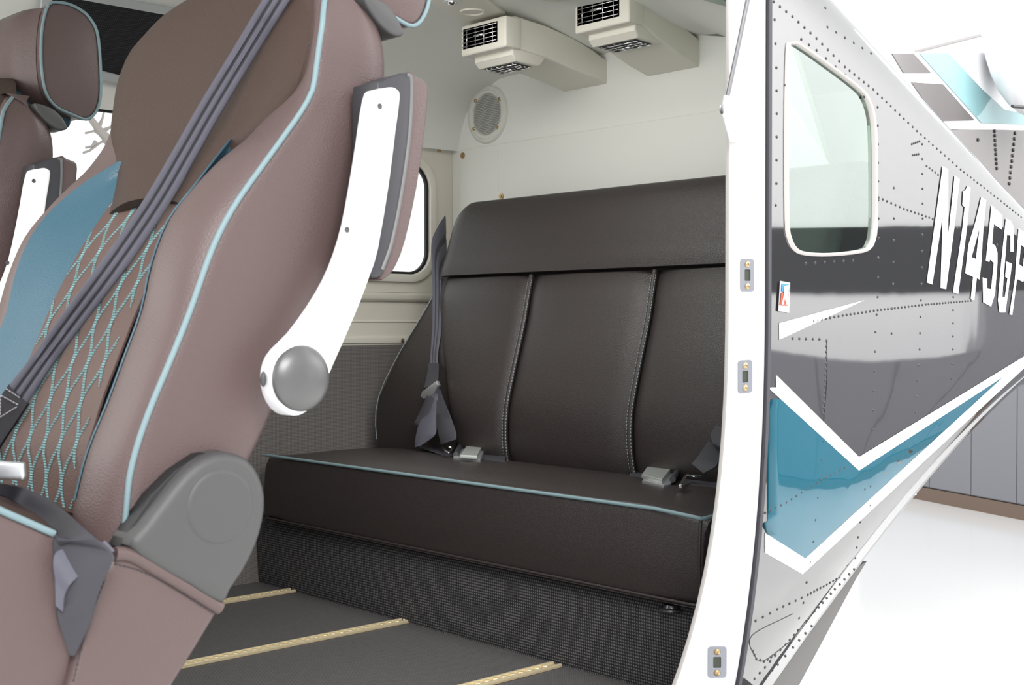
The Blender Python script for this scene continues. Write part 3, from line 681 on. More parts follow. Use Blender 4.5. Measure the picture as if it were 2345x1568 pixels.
def duct(yr, yl, xf, prof, lab, z0):
    t_ = thing('air_vent_duct', lab, 'air vent', (xf, (yr+yl)/2, z0), group='overhead air vent ducts')
    prism('duct_body', prof, (0, yl-yr, 0), CRM, t_, .006, 3)
    zf = prof[0][2]; zb_ = prof[-1][2]; w = (yl-yr)
    h_ = zf-zb_; xh = xf-.015
    box('outlet_housing', (xh, yr-.004, zb_-.006), (xh+.06, yl+.004, zf+.002), CRM, t_, .006)
    grille('front_grille', (xh-.001, (yr+yl)/2+.012, (zf+zb_)/2+.002), (0, -w*.40, 0), (0, 0, h_*.36), (-1, 0, 0), t_)
    # lower outlet hangs under the housing
    x0, x1 = xh+.035, xh+.145; zz = zb_-.006; sl = -(prof[0][0]-prof[0][0])
    pts = [(x0, yr+.006, zz+.02), (x0, yr+.006, zz-.016), (x0+.016, yr+.006, zz-.032), (x1-.01, yr+.006, zz-.036), (x1+.005, yr+.006, zz-.03), (x1+.03, yr+.006, zz+.0)]
    prism('lower_outlet', pts, (0, w-.02, 0), CRM, t_, .006, 3)
    a_ = Vector(pts[2]); b_ = Vector(pts[3]); m_ = (a_+b_)/2+Vector((0, (w-.02)/2, 0)); V_ = (b_-a_)*.42; nn = Vector((V_.z, 0, -V_.x)).normalized()
    grille('lower_grille', m_+nn*.002, (0, -w*.36, 0), V_, nn, t_, 4, 6)
    return t_
pr1 = [onY(x, y, 2.635) for x, y in [(1165, 38), (1182, 36), (1250, 58), (1310, 85), (1360, 115), (1393, 140), (1391, 192), (1330, 165), (1240, 128), (1167, 104)]]
duct(2.635, 2.82, pr1[0][0], pr1, 'left cream ceiling vent duct with chrome louvres, above the wall speaker', 1.6)
pr2 = [onY(x, y, 2.28) for x, y in [(1447, -28), (1480, -20), (1520, 10), (1560, 55), (1608, 95), (1602, 153), (1560, 128), (1515, 95), (1480, 62), (1447, 47)]]
duct(2.28, 2.475, pr2[0][0], pr2, 'right cream ceiling vent duct with black louvres, cut by the top edge', 1.6)
# overhead console
oc = onZ(1052, 12, 1.676); con = thing('overhead_light_panel', 'cream overhead reading light panel on the headliner, top centre', 'light', (oc[0], oc[1], 1.67))
cpts = [onZ(x, y, 1.676) for x, y in [(930, -60), (1000, -75), (1100, -20), (1158, 22), (1150, 38), (1090, 48), (1060, 40), (985, -5)]]
prism('panel', cpts, (0, 0, -.014), CRM, con, .005, 3, both=True)
def disc_at(name, px, py, z, rx, m, par, h=.004): 
    c = onZ(px, py, z); return lathe(name, c, (0, 0, -1), [(rx, 0), (rx, h), (rx*.86, h*1.2), (rx*.80, h*.3), (0, h*.3)], m, par, 32)
disc_at('round_cover', 1082, 26, 1.662, .036, CRM, con)
c = onZ(1034, 4, 1.655); ell('reading_lamp_ball', c, (.014, .014, .010), CHR, con, 16); lathe('lamp_bezel', onZ(1034, 2, 1.66), (0, 0, -1), [(.024, 0), (.022, .005), (.016, .006)], SAT, con, 24)
oc = onZ(1270, -22, 1.68); t_ = thing('overhead_dome', 'round cream headliner fitting at the top edge between the vents', 'light', tuple(oc)); lathe('cover', oc, (0, 0, -1), [(.075, 0), (.07, .012), (.05, .018), (0, .02)], CRM, t_, 40)
# mesh panel above the forward window
def incl(px, py):      # side wall incline plane between (3.33,1.44) and (3.10,1.66)
    n_ = np.array([0, .22, .23]); n_ = n_/np.linalg.norm(n_); d = ray(px, py); p0_ = np.array([0, 3.32, 1.44]); return CAM+d*(np.dot(p0_-CAM, n_)/np.dot(d, n_))
mp_ = thing('overhead_mesh_panel', 'black mesh panel in a pale metal frame above the forward window', 'panel', tuple(incl(300, 100)))
q4 = [incl(108, -30), incl(545, 50), incl(470, 226), incl(90, 132)]; q4 = [Vector(q) for q in q4]
nn = (q4[1]-q4[0]).cross(q4[3]-q4[0]).normalized(); nn = nn if nn.dot(Vector(CAM)-q4[0]) > 0 else -nn
ins = [q+nn*.004 for q in q4]; bm = bmesh.new(); prism_bm(bm, [q+nn*.001 for q in q4], tuple(nn*.006)); frombm('mesh_insert', bm, MESHB, mp_, False)
for k in range(4):
    a_, b_ = q4[k], q4[(k+1) % 4]; bm = bmesh.new(); t2 = (b_-a_).normalized(); s2 = nn.cross(t2)
    prism_bm(bm, [a_-s2*.012-t2*.012, a_+s2*.012-t2*.012, b_+s2*.012+t2*.012, b_-s2*.012+t2*.012], tuple(nn*.012)); frombm('frame_bar', bm, mat('panel_frame_grey', (.50, .52, .52), .4), mp_, False)

# ------------------------------------------------------------------ seat tracks
def track(pa, pb, lab):
    a_, b_ = onZ(*pa, .006), onZ(*pb, .006); y = (a_[1]+b_[1])/2; x1 = max(a_[0], b_[0])
    t_ = thing('seat_track', lab, 'seat track', (1.3, y, 0), group='brass coloured seat tracks in the cabin floor')
    box('rail', (.5, y-.017, 0), (x1, y+.017, .004), mat('rail_metal', (.62, .50, .33), .45, metal=.35), t_, .001, 1)
    for s in (-1, 1): box('rail_lip', (.5, y+s*.013-.0035, .003), (x1, y+s*.013+.0035, .009), GOLD, t_, .0012, 2)
    bm = bmesh.new(); x = .6
    while x < x1-.015: cyl_bm(bm, (x, y, .0062), (0, 0, 1), .0085, .005, 12, .007); x += .0254
    o_ = frombm('track_stud_holes', bm, GOLD, t_, True, 40); o_['kind'] = 'stuff'
track((505, 1376), (685, 1348), 'farthest brass seat track, running out from behind the grey hinge cover')
track((430, 1520), (940, 1415), 'middle brass seat track, the longest one in view')
track((1075, 1567), (1280, 1520), 'nearest brass seat track at the bottom edge')

# ------------------------------------------------------------------ bench
bp = tag(grid('bench_platform', [[(2.085, y, .0), (2.078, y, .01), (2.072, y, .10), (2.07, y, .17), (2.085, y, .192), (2.13, y, .198), (2.36, y, .198)] for y in (1.60, 1.9, 2.3, 2.8, 3.34)], CARP, None, 2, 1, thick=-.01), 'dark ribbed carpet covered platform under the bench cushion', 'bench base')
setorigin(bp, (2.4, 2.4, 0))
# fabric is woven along Y and Z
bn = thing('bench', 'wide dark brown leather bench against the rear bulkhead', 'bench', (2.3, 2.42, .2))
CP = []
yy0, yy1 = 1.615, 3.26
for y in np.linspace(yy0, yy1, 13):
    e = min(y-yy0, yy1-y)/.08; e = min(1, e); rd = .012*(1-e)**2; hump = .008*math.sin((y-yy0)/(yy1-yy0)*math.pi)
    zf_ = .395-.007*max(0, 1-(y-yy0)/.12)
    CP.append([(2.36, y, .205), (2.05, y, .205), (2.034+rd, y, .212), (2.028+rd, y, .225), (2.022+rd, y, .29-rd), (2.026+rd, y, .37-rd*2), (2.033+rd, y, zf_+.003-rd*2), (2.05+rd, y, zf_+.008-rd), (2.12, y, .405+hump-rd*1.5), (2.28, y, .406+hump-rd*1.5), (2.48, y, .388-rd), (2.50, y, .30), (2.50, y, .21)])
bench_c = grid('seat_cushion', CP, LEAB, bn, 4, 2, closed=True, caps=True)
pts = [(2.026, y, .398-.007*max(0, 1-(y-yy0)/.12)) for y in np.linspace(yy0+.012, yy1-.01, 30)]
pts = [(2.5, yy0+.002, .385), (2.2, yy0-.002, .396), (2.06, yy0-.002, .392), (2.035, yy0+.003, .389)]+pts
tube('piping', pts, .0042, PIPE, bn, 8, 2)
tube('lower_piping', [(2.4, yy0-.001, .212), (2.05, yy0, .212), (2.032, yy0+.01, .212)]+[(2.029, y, .212) for y in np.linspace(yy0+.05, yy1-.02, 12)], .0035, LEAB, bn, 8, 2)
tube('corner_piping', [(2.034, yy0+.006, .388), (2.028, yy0+.004, .35), (2.026, yy0+.003, .29), (2.03, yy0+.004, .215)], .0035, LEAB, bn, 8, 2)
# backrest : plane from (2.42,.40) to (2.66,1.165)
def bx0_(z): return float(np.interp(z, [.36, .42, .55, .70, .90, .935, 1.10, 1.165], [2.44, 2.42, 2.415, 2.46, 2.545, 2.575, 2.63, 2.665]))
def bx_(z): return sum(bx0_(z+d) for d in (-.045, -.03, -.015, 0, .015, .03, .045))/7
E_l = interp([(.36, 3.24), (.45, 3.245), (.55, 3.235), (.7, 3.17), (.85, 3.10), (.93, 3.085), (1.10, 3.09), (1.17, 3.05)])
yn = 1.66; s1y = [onX(x, y, X_)[1] for x, y, X_ in ((1222, 630, 2.57), (1505, 617, 2.57))]
def back_seg(name, ya, yb, za, zb2, puff):
    rows = []
    for z in np.linspace(za, zb2, 12):
        A_ = ya(z) if callable(ya) else ya; B_ = yb(z) if callable(yb) else yb; r = []
        ez = min(1, min(z-za, zb2-z)/.05); x = bx_(z)
        for q in (0, .02, .06, .15, .5, .85, .94, .98, 1):
            f = (1-(1-min(q, 1-q)/.15)**2) if min(q, 1-q) < .15 else 1
            r.append((x+.016-.016*f-puff*math.sin(q*math.pi)*.6-.008*math.sqrt(max(0, ez)), A_+(B_-A_)*q, z))
        rows.append(r)
    return rows
pan = []
E_l0 = E_l; E_l = lambda z: sum(E_l0(z+d) for d in (-.06, -.04, -.02, 0, .02, .04, .06))/7
E_w = lambda z: min(E_l(z), 3.10)
segs = [(yn, s1y[1]), (s1y[1], s1y[0]), (s1y[0], E_w)]
shell = grid('backrest_body', [[(bx_(z)+.015, yn, z), (bx_(z)+.015, E_l(z), z), (2.79, E_l(z), z), (2.79, yn, z)] for z in (.30, .36, .45, .55, .7, .85, .93, 1.0, 1.10, 1.13, 1.149)], LEAB, bn, 1, 1, closed=True, caps=True)
# lower seams lean inwards towards the seat like the real upholstery
def lean(y0, k): return lambda z: y0+k*(.93-z)
def cub(z, xs_c, ys_c): return float(np.polyval(np.polyfit(xs_c, ys_c, 3), z))
l1 = lambda z: float(cub(z, [.38, .5, .7, .93], [onX(1158, 1010, 2.42)[1], onX(1158, 960, 2.415)[1], onX(1185, 820, 2.46)[1], s1y[0]]))
l2 = lambda z: float(cub(z, [.38, .5, .7, .93], [onX(1450, 1060, 2.42)[1], onX(1443, 990, 2.415)[1], onX(1468, 800, 2.46)[1], s1y[1]]))
l0 = lambda z: float(cub(z, [.38, .5, .7, .93], [onX(1045, 1010, 2.42)[1], onX(1035, 960, 2.42)[1], onX(1010, 800, 2.46)[1], onX(1018, 640, 2.57)[1]]))
for a_, b_, pf in ((yn, l2, .02), (l2, l1, .02), (l1, l0, .02)): grid('back_panel', back_seg('p', a_, b_, .375, .925, pf), LEAB, bn, 2, 2, thick=-.02)
hb_ = []
for z in list(np.linspace(.932, 1.152, 9)):
    e = max(0, (z-1.107)/.045); l0b = l0(.93)-.02*max(0, e)**2; e0 = max(0, (.95-z)/.018)
    hb_.append([(bx_(z)-.010+.014*max(0, e)**2+.008*e0**2+(.014 if q in (0, 1) else 0)-.005*math.sin(q*math.pi), yn+(l0b-yn)*q, z) for q in (0, .015, .1, .5, .9, .985, 1)])
hb_.append([(2.70, p[1], 1.157) for p in hb_[-1]]); hb_.append([(2.80, p[1], 1.153) for p in hb_[-1]])
grid('head_roll', hb_, LEAB, bn, 2, 2, thick=-.015)
tube('top_piping', [(2.676, yn+(l0(.93)-.02-yn)*q, 1.1585) for q in np.linspace(0, 1, 12)]+[(2.67, l0(.93)-.005, 1.142), (2.66, l0(.93)+.002, 1.10)], .0022, mat('dark_teal_piping', (.10, .20, .21), .5), bn, 6, 1)
def stitch(path, name, m, par, off=.005, dash=.006, gap=.003, r=.0011, side=None):
    bm = bmesh.new(); P = cr(path, 12); seg = [0]
    for a_, b_ in zip(P[:-1], P[1:]): seg.append(seg[-1]+np.linalg.norm(b_-a_))
    L = seg[-1]; s = 0
    while s < L-dash:
        p0_ = [np.interp(s, seg, P[:, k]) for k in range(3)]; p1_ = [np.interp(s+dash, seg, P[:, k]) for k in range(3)]
        tube_bm(bm, [p0_, p1_], r, 5); s += dash+gap
    return frombm(name, bm, m, par)
for f in (l1, l2):
    for dy in (-.007, .007):
        o_ = stitch([(bx_(z)-.0075, f(z)+dy, z) for z in np.linspace(.39, .92, 10)], 'seam_stitching', STG, bn); o_['kind'] = 'stuff'
    tube('seam_welt', [(bx_(z)-.003, f(z), z) for z in np.linspace(.385, .925, 14)], .008, LEAB, bn, 8, 1)
tube('wing_piping', [(bx_(z)+.012, E_l(z)-.001, z) for z in np.linspace(.42, .92, 12)], .0016, STG, bn, 6, 1)
ft = onX(1566, 1392, 2.10); lathe('foot', (2.060, ft[1], .184), (0, 0, 1), [(.026, 0), (.026, .004), (.018, .006), (.016, .012)], mat('foot_metal', (.12, .12, .13), .25, metal=.7), bn, 24)

# ================================================================== CABIN SEAT
CYs, HW = 1.772, .312
Xp = interp([(.50, .712), (.54, .716), (.595, .722), (.632, .732), (.674, .748), (.712, .766), (.755, .786), (.80, .806), (.85, .825), (.895, .844), (.936, .869), (.979, .902), (1.022, .936), (1.067, .971), (1.10, .991), (1.136, .998), (1.18, 1.005), (1.23, 1.014), (1.27, 1.035)])
Xr = interp([(.50, .675), (.61, .702), (.68, .733), (.74, .757), (.806, .783), (.87, .797), (.914, .815), (.957, .848), (.995, .882), (1.026, .92), (1.05, .95), (1.08, .975), (1.12, 1.0), (1.27, 1.03)])
Xi = interp([(.50, .735), (.60, .745), (.69, .775), (.75, .801), (.783, .814), (.83, .836), (.871, .858), (.917, .885), (.95, .908), (1.0, .942), (1.05, .975), (1.12, 1.01), (1.27, 1.04)])
Xb = interp([(.50, .84), (.585, .903), (.65, .94), (.75, .99), (.93, 1.085), (1.05, 1.12), (1.127, 1.138), (1.207, 1.135), (1.25, 1.12), (1.275, 1.10)])
seat = thing('passenger_seat', 'nearest brown leather cabin seat with quilted back and raised white armrest', 'seat', (.75, CYs, 0), group='brown leather cabin seats')
ZR = [.50, .56, .62, .68, .74, .80, .86, .92, .97, 1.01, 1.05, 1.09, 1.13, 1.18, 1.225, 1.255, 1.27]
def secn(z, s=1):
    tp = max(0, (z-1.19)/.08); w = HW*(1-.16*tp**2); o_ = []
    xb = Xb(z)-.03*tp**2; xp = Xp(z)+.022*tp**2; xr = Xr(z); xi = Xi(z)+.006; xm = (xp+xb)/2
    near = [(-w*.55, xb+.008), (-w*.92, xb-.012), (-w*1.0, xb-.04), (-w*1.015, xm), (-w*1.0, xp+.03), (-w*.985, xp), (-w*.90, (xp*.4+xr*.6)-.004), (-.228, xr), (-.185, xr*.45+xi*.55), (-.138, xi), (-.06, xi+.002)]
    full = near+[(-a_, b_) for a_, b_ in near[::-1]]
    return [(b_, CYs+a_, z) for a_, b_ in full]
grid('backrest_shell', [secn(z) for z in ZR], LEA, seat, 3, 3, closed=True, caps=True)
def pipe_pt(z, s, o_=.0): 
    tp = max(0, (z-1.19)/.08); w = HW*(1-.16*tp**2); return (Xp(z)+.022*tp**2+(.03 if s > 0 else -.001), CYs+s*(w*.993), z)
for s in (-1, 1): tube('backrest_piping', [pipe_pt(z, s) for z in np.linspace(.53, 1.26, 24)], .0040, PIPE, seat, 8, 2)
# teal inner bolster faces
for s in (-1, 1):
    R_ = []
    for z in (.56, .62, .68, .74, .80, .86, .92, .97, 1.01, 1.045):
        f = max(0, min(1, (1.06-z)/.07)); R_.append([(Xr(z)+.0005-.0015, CYs+s*(.138+(.222-.138)*(.25+.75*f)), z), (Xr(z)*.6+Xi(z)*.4, CYs+s*(.138+(.195-.138)*(.25+.75*f)), z), (Xr(z)*.25+Xi(z)*.75, CYs+s*(.138+(.165-.138)), z), (Xi(z)+.002, CYs+s*.134, z)])
    grid('bolster_insert', R_, TEALL, seat, 3, 3, thick=.002)['label'] = 'teal leather bolster facing'
# quilted panel
def qx(v, z):
    return Xi(z)+.003*max(0, 1-abs(v)/.135)-.009
Q = [[(qx(v, z), CYs+v, z) for v in np.linspace(-.152, .137, 10)] for z in np.linspace(.53, 1.035, 14)]
qp = grid('quilted_panel', Q, QLT, seat, 2, 2, thick=.003)
bm = bmesh.new(); lam = .108; wv = .0262
for i in range(-5, 6):
    for dd in (-.0021, .0021):
        pts = []
        for z in np.arange(.535, 1.0, .0036):
            v = (i+.5*0)*wv+math.sin(2*math.pi*z/lam+math.pi*(i % 2))*wv*.46+dd
            pts.append((v, z))
        k = 0
        for (v0, z0), (v1, z1) in zip(pts[:-1], pts[1:]):
            if abs(v0) > .134: continue
            q = .66; a_ = (qx(v0, z0)-.0042, CYs+v0, z0); b_ = (qx(v0+(v1-v0)*q, z0+(z1-z0)*q)-.0042, CYs+v0+(v1-v0)*q, z0+(z1-z0)*q)
            tube_bm(bm, [a_, b_], .00075, 5)
frombm('quilt_stitching', bm, STI, qp)['kind'] = 'stuff'
# upper pad
padW = interp([(.945, .138), (.96, .146), (1.0, .168), (1.04, .21), (1.074, .262), (1.10, .288), (1.15, .302), (1.2, .302), (1.26, .265), (1.30, .215), (1.32, .16)])
PR = []
for z in (.948, .962, .98, 1.01, 1.04, 1.074, 1.11, 1.15, 1.2, 1.25, 1.29, 1.31, 1.322):
    w = padW(z); wn_ = w*.95; zl_ = .020*max(0, 1-(z-.948)/.08); xf_ = float(np.interp(z, [.945, 1.0, 1.074, 1.15, 1.2, 1.26, 1.30, 1.325], [.892, .918, .955, .975, .985, 1.0, 1.02, 1.05]))
    xe = float(np.interp(z, [.945, 1.0, 1.074, 1.15, 1.25, 1.32], [.91, .945, .985, 1.002, 1.02, 1.07])); xk = max(xe+.03, Xi(min(z, 1.26))+.03)
    PR.append([(xk, CYs-wn_*.9, z), (xe, CYs-wn_, z), (xe*.45+xf_*.55, CYs-wn_*.93, z), (xf_+.003, CYs-w*.72, z+zl_*.5), (xf_, CYs-w*.3, z+zl_), (xf_, CYs+w*.3, z+zl_), (xf_+.003, CYs+w*.72, z+zl_*.5), (xe*.45+xf_*.55, CYs+w*.93, z), (xe, CYs+w, z), (xk, CYs+w*.9, z)])
grid('upper_pad', PR, LEAP, seat, 3, 3, closed=True, caps=True)
# headrest (traced on the farther seat, brought back)
D2 = np.array([.02, 1.19, 0])
hy = 1.54
hr = [onY(x, y, hy+D2[1])-D2 for x, y in [(112, 10), (98, 55), (94, 110), (96, 165), (106, 215), (130, 245), (165, 262), (198, 273), (220, 255), (231, 215), (229, 130), (222, 72), (206, 42), (190, 26), (165, 12), (138, 6)]]
hrt = seat
H = prism('headrest_side', hr, (0, .03, 0), LEA, seat, .008, 3, k=3)
tube('headrest_piping', cr([tuple(p) for p in hr], 3, True).tolist()+[tuple(hr[0])], .0034, PIPE, seat, 8)
hf = [onY(x, y, hy+D2[1])-D2 for x, y in [(112, 12), (98, 55), (94, 110), (96, 165), (106, 213), (130, 243), (165, 258), (198, 268), (220, 250), (227, 215), (225, 130), (218, 75), (204, 46), (188, 30), (165, 17)]]
HB = []
for q, sh in ((0.0, 0), (.04, .012), (.12, .035), (.25, .042), (.55, .045), (.75, .042), (.90, .03), (1.0, 0)):
    row = []
    for k, p in enumerate(hf):
        p = np.array(p); fx = 1 if k in (14, 0, 1, 2, 3, 4, 5) else 0
        row.append((p[0]-(sh if k in (1, 2, 3, 4) else sh*.6 if k in (0, 5) else 0), hy+.028+q*.40, p[2]))
    HB.append(row)
grid('headrest', HB, LEA, seat, 2, 3, closed=True, caps=True)
hz = np.array(hf)[:, 2].min(); hx = np.array(hf)[:, 0].mean()
box('headrest_neck', (hx-.165, CYs-.17, hz-.02), (hx+.03, CYs+.17, hz+.055), TEALL, seat, .015)['label'] = 'teal leather panel under the headrest'
# shoulder hinge cap
hc_ = [onY(x, y, 1.462) for x, y in [(836, -14), (862, -6), (890, 12), (912, 40), (926, 72), (922, 82), (905, 82), (880, 66), (855, 35), (838, 5)]]
prism('hinge_cap', hc_, (0, .05, 0), GPL, seat, .006, 3, k=2, both=False)
# armrest, raised
AY = 1.375
ao = [(868, 207), (880, 202), (900, 199), (912, 205), (918, 222), (908, 300), (893, 420), (868, 570), (850, 628), (828, 688), (798, 760), (765, 835), (742, 890), (722, 925), (700, 945), (676, 952), (652, 938), (634, 905), (628, 865), (634, 830), (652, 800), (690, 762), (735, 700), (770, 640), (795, 580), (815, 510), (832, 420), (848, 320), (858, 250)]
arm = prism('armrest_arm', [onY(x, y, AY) for x, y in ao], (0, .036, 0), WPL, seat, .004, 3, k=2); arm['label'] = 'white armrest arm'
dc = onY(690, 866, AY); d2 = onY(690, 790, AY); rad = abs(d2[2]-dc[2])
lathe('pivot_dome', dc, (0, -1, 0), [(rad, -.002), (rad, .001), (rad*.93, .005), (rad*.7, .011), (rad*.4, .014), (0, .015)], DOME, arm, 48)['label'] = 'pewter grey pivot cap'
for x, y in ((870, 243), (795, 526)): lathe('armrest_screw', onY(x, y, AY-.0005), (0, -1, 0), [(.0042, 0), (.0035, .0008), (0, -.0005)], GPL, arm, 12)
ell('pivot_hole', onY(603, 868, AY+.018), (.004, .004, .010), GPL, arm, 16)
pg_ = [(862, 210), (872, 188), (905, 172), (930, 165), (945, 172), (950, 190), (945, 300), (928, 430), (905, 550), (890, 605), (874, 632), (860, 636), (848, 628), (850, 560), (862, 430)]
ash = prism('armrest_shell', [onY(x, y, AY+.012) for x, y in pg_], (0, .058, 0), DPL, seat, .007, 3, k=2); ash['label'] = 'dark grey armrest shell'
tube('armrest_bead', [onY(x, y, AY+.0135) for x, y in [(930, 172), (941, 186), (937, 300), (920, 430), (897, 550), (874, 618)]], .0035, mat('bead_metal', (.13, .13, .13), .4), ash, 8, 4)
pb_ = [(935, 168), (955, 174), (978, 186), (984, 210), (976, 300), (958, 430), (932, 550), (912, 605), (893, 632), (868, 638), (880, 560), (905, 430), (925, 300)]
prism('armrest_pad', [onY(x, y, AY+.020) for x, y in pb_], (0, .060, 0), LEA, seat, .011, 4, k=2)
# recliner cover
RYc = 1.415
ro = [(298, 1250), (330, 1205), (380, 1140), (425, 1085), (470, 1050), (520, 1035), (570, 1050), (600, 1090), (613, 1140), (608, 1195), (592, 1250), (565, 1305), (535, 1350), (510, 1385), (440, 1345), (360, 1300)]
prism('hinge_cover', [onY(x, y, RYc) for x, y in ro], (0, .05, 0), GPL, seat, .012, 4, k=2, both=False)['label'] = 'dark grey plastic recliner cover'
c_ = onY(505, 1160, RYc+.0005); lathe('hinge_disc', c_, (0, -1, 0), [(.047, 0), (.045, .0018), (.041, .0022), (0, .0022)], GPL, seat, 48)
rb_ = [(272, 1252), (300, 1205), (345, 1135), (400, 1078), (455, 1040), (505, 1032), (480, 1060), (400, 1130), (350, 1200), (308, 1262)]
prism('dark_hinge_gap', [onY(x, y, RYc+.022) for x, y in rb_], (0, .03, 0), BLK, seat, .002, 2)  # solid black piece standing in for the dark gap beside the recliner cover
# cushion and side flank
FY = 1.425
fk = [(262, 1272), (290, 1260), (360, 1300), (430, 1342), (506, 1386), (502, 1402), (455, 1480), (400, 1568), (330, 1700), (200, 1820), (60, 1820), (140, 1620), (160, 1560), (178, 1500), (225, 1330)]
fl2 = prism('base_flank', [onY(x, y, FY) for x, y in fk], (0, .10, 0), LEA, seat, .010, 4)
tube('flank_roll', [onY(x, y, FY+.002) for x, y in [(262, 1268), (300, 1272), (360, 1305), (430, 1347), (503, 1392)]], .009, LEA, seat, 10, 4)
o_ = stitch([tuple(onY(x, y, FY-.0008)) for x, y in [(262, 1290), (330, 1310), (410, 1355), (495, 1408)]], 'flank_stitching', DPL, seat, r=.0007, dash=.004, gap=.002); o_['kind'] = 'stuff'
o_ = stitch([tuple(onY(x, y, FY-.0008)) for x, y in [(240, 1330), (205, 1420), (182, 1500), (166, 1568)]], 'flank_stitching', DPL, seat, r=.0007, dash=.004, gap=.002); o_['kind'] = 'stuff'
ck = [onY(x, y, FY+.012) for x, y in [(-420, 1035), (-250, 1060), (-100, 1120), (0, 1170), (60, 1196), (122, 1224), (180, 1256), (232, 1300), (222, 1340), (200, 1420), (172, 1500), (158, 1568), (100, 1720), (-430, 1720)]]
CK = []
ck = cr(np.array(ck)[[0, 1, 2, 3, 4, 5, 6, 7, 8, 9, 10, 11, 12, 13]], 1, True)
prism('seat_cushion_side', ck, (0, .05, 0), LEA, seat, .008, 4, both=False)
tp_ = [onY(x, y, FY+.012) for x, y in [(-420, 1035), (-250, 1060), (-100, 1120), (0, 1168), (60, 1194), (124, 1222)]]
tube('cushion_piping', [tuple(p) for p in tp_], .0042, PIPE, seat, 8, 4)
rw = []
for p in tp_+[onY(190, 1262, FY+.012)]:
    p = np.array(p); rw.append([(p[0], FY+.060, p[2]-.05), (p[0], FY+.040, p[2]-.006), (p[0], FY+.050, p[2]+.008), (p[0], FY+.09, p[2]+.016), (p[0], FY+.16, p[2]+.006), (p[0], CYs, p[2]-.004), (p[0], 2*CYs-FY-.16, p[2]+.006), (p[0], 2*CYs-FY-.07, p[2]+.02), (p[0], 2*CYs-FY-.02, p[2]), (p[0], 2*CYs-FY-.02, p[2]-.08), (p[0], FY+.060, p[2]-.08)])
grid('seat_cushion', rw, LEAP, seat, 3, 3, closed=True, caps=True)
box('seat_pan', (.15, FY+.05, .16), (.76, 2*CYs-FY-.03, .46), LEA, seat, .03)
for sy in (FY+.12, 2*CYs-FY-.12):
    box('seat_leg', (.25, sy-.012, .01), (.29, sy+.012, .2), GPL, seat, .003); box('seat_leg', (.62, sy-.012, .01), (.66, sy+.012, .2), GPL, seat, .003)
# farther seat: same model across the aisle
s2 = copytree(seat); s2.location = Vector(seat.location)+Vector(D2)
s2.name = 'passenger_seat.001'; s2['label'] = 'farther brown leather cabin seat at the left edge with piped headrest'

# ------------------------------------------------------------------ belts
seatobjs = [o for o in seat.children if o.type == 'MESH' and o.name.split('.')[0] in ('backrest_shell', 'upper_pad', 'quilted_panel', 'seat_cushion', 'seat_cushion_side', 'base_flank', 'bolster_insert', 'hinge_cover')]
SBV = bvh_of(seatobjs)
def drape(pairs, tree, off, dmax=None, smooth=2):
    """pairs of left/right edge pixels -> centres and half-widths lying just in front of tree"""
    D = []
    for (a_, b_) in pairs:
        ts_ = []
        for q in (0, .25, .5, .75, 1):
            h = hit(tree, a_[0]+(b_[0]-a_[0])*q, a_[1]+(b_[1]-a_[1])*q)
            if h: ts_.append((h[0]-Vector(CAM)).dot(Vector(fw)))
        D.append(min(ts_) if ts_ else None)
    k = [i for i, d in enumerate(D) if d]; D = list(np.interp(range(len(D)), k, [D[i] for i in k]))
    lo_ = D[:]
    for _ in range(smooth): D = [min(D[i], (D[max(i-1, 0)]+D[i]+D[min(i+1, len(D)-1)])/3) for i in range(len(D))]
    C_, W_ = [], []
    for (a_, b_), d in zip(pairs, D):
        A_ = CAM+ray(*a_)*(d-off); B_ = CAM+ray(*b_)*(d-off); C_.append((A_+B_)/2); W_.append((B_-A_)/2)
    return C_, W_
sb = thing('shoulder_belt', 'dark ribbed shoulder belt crossing the quilted back of the nearest seat', 'seat belt', (.9, 1.6, .8))
C_, W_ = drape([((655, -90), (722, -90)), ((600, 0), (665, 0)), ((528, 120), (590, 120)), ((455, 240), (512, 250)), ((395, 345), (455, 350)), ((330, 455), (395, 455)), ((262, 555), (330, 555)), ((200, 640), (270, 640)), ((130, 735), (195, 738)), ((75, 812), (125, 830)), ((18, 885), (62, 925))], SBV, .012)
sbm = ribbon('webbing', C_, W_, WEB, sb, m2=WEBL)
C2_, W2_ = drape([((20, 880), (66, 925)), ((-8, 918), (42, 962)), ((-40, 950), (10, 1010)), ((-80, 1010), (-20, 1060))], SBV, .016)
ribbon('stitched_end', C2_, W2_, WEB, sb, th=.003, ridges=False, m2=None)
def px3(x, y, tree, off):
    h = hit(tree, x, y); return h[0]-Vector(ray(x, y)).normalized()*off
zz_ = [[(2, 905), (44, 928)], [(2, 905), (0, 955)], [(0, 955), (44, 928)], [(14, 890), (52, 915)]]
for a_, b_ in zz_:
    d_ = (np.array(C2_[0])-CAM)@fw
    o_ = stitch([tuple(CAM+ray(*a_)*(d_-.004)), tuple(CAM+ray(*b_)*(d_-.004))], 'box_stitching', mat('pale_thread', (.30, .28, .30), .6), sb, dash=.004, gap=.001, r=.0009); o_['kind'] = 'stuff'
lb = thing('lap_belt', 'dark lap belt folding over the cushion edge of the nearest seat', 'seat belt', (.65, 1.45, .5))
C_, W_ = drape([((-60, 1085), (-60, 1130)), ((0, 1105), (0, 1135)), ((60, 1118), (40, 1152)), ((130, 1155), (105, 1195)), ((200, 1215), (135, 1245)), ((258, 1268), (122, 1228)), ((256, 1290), (124, 1300)), ((236, 1330), (128, 1380)), ((222, 1370), (130, 1410)), ((205, 1430), (142, 1450)), ((172, 1500), (162, 1500))], SBV, .008, smooth=3)
ribbon('webbing', C_, W_, WEBS, lb, ridges=False, k=6)
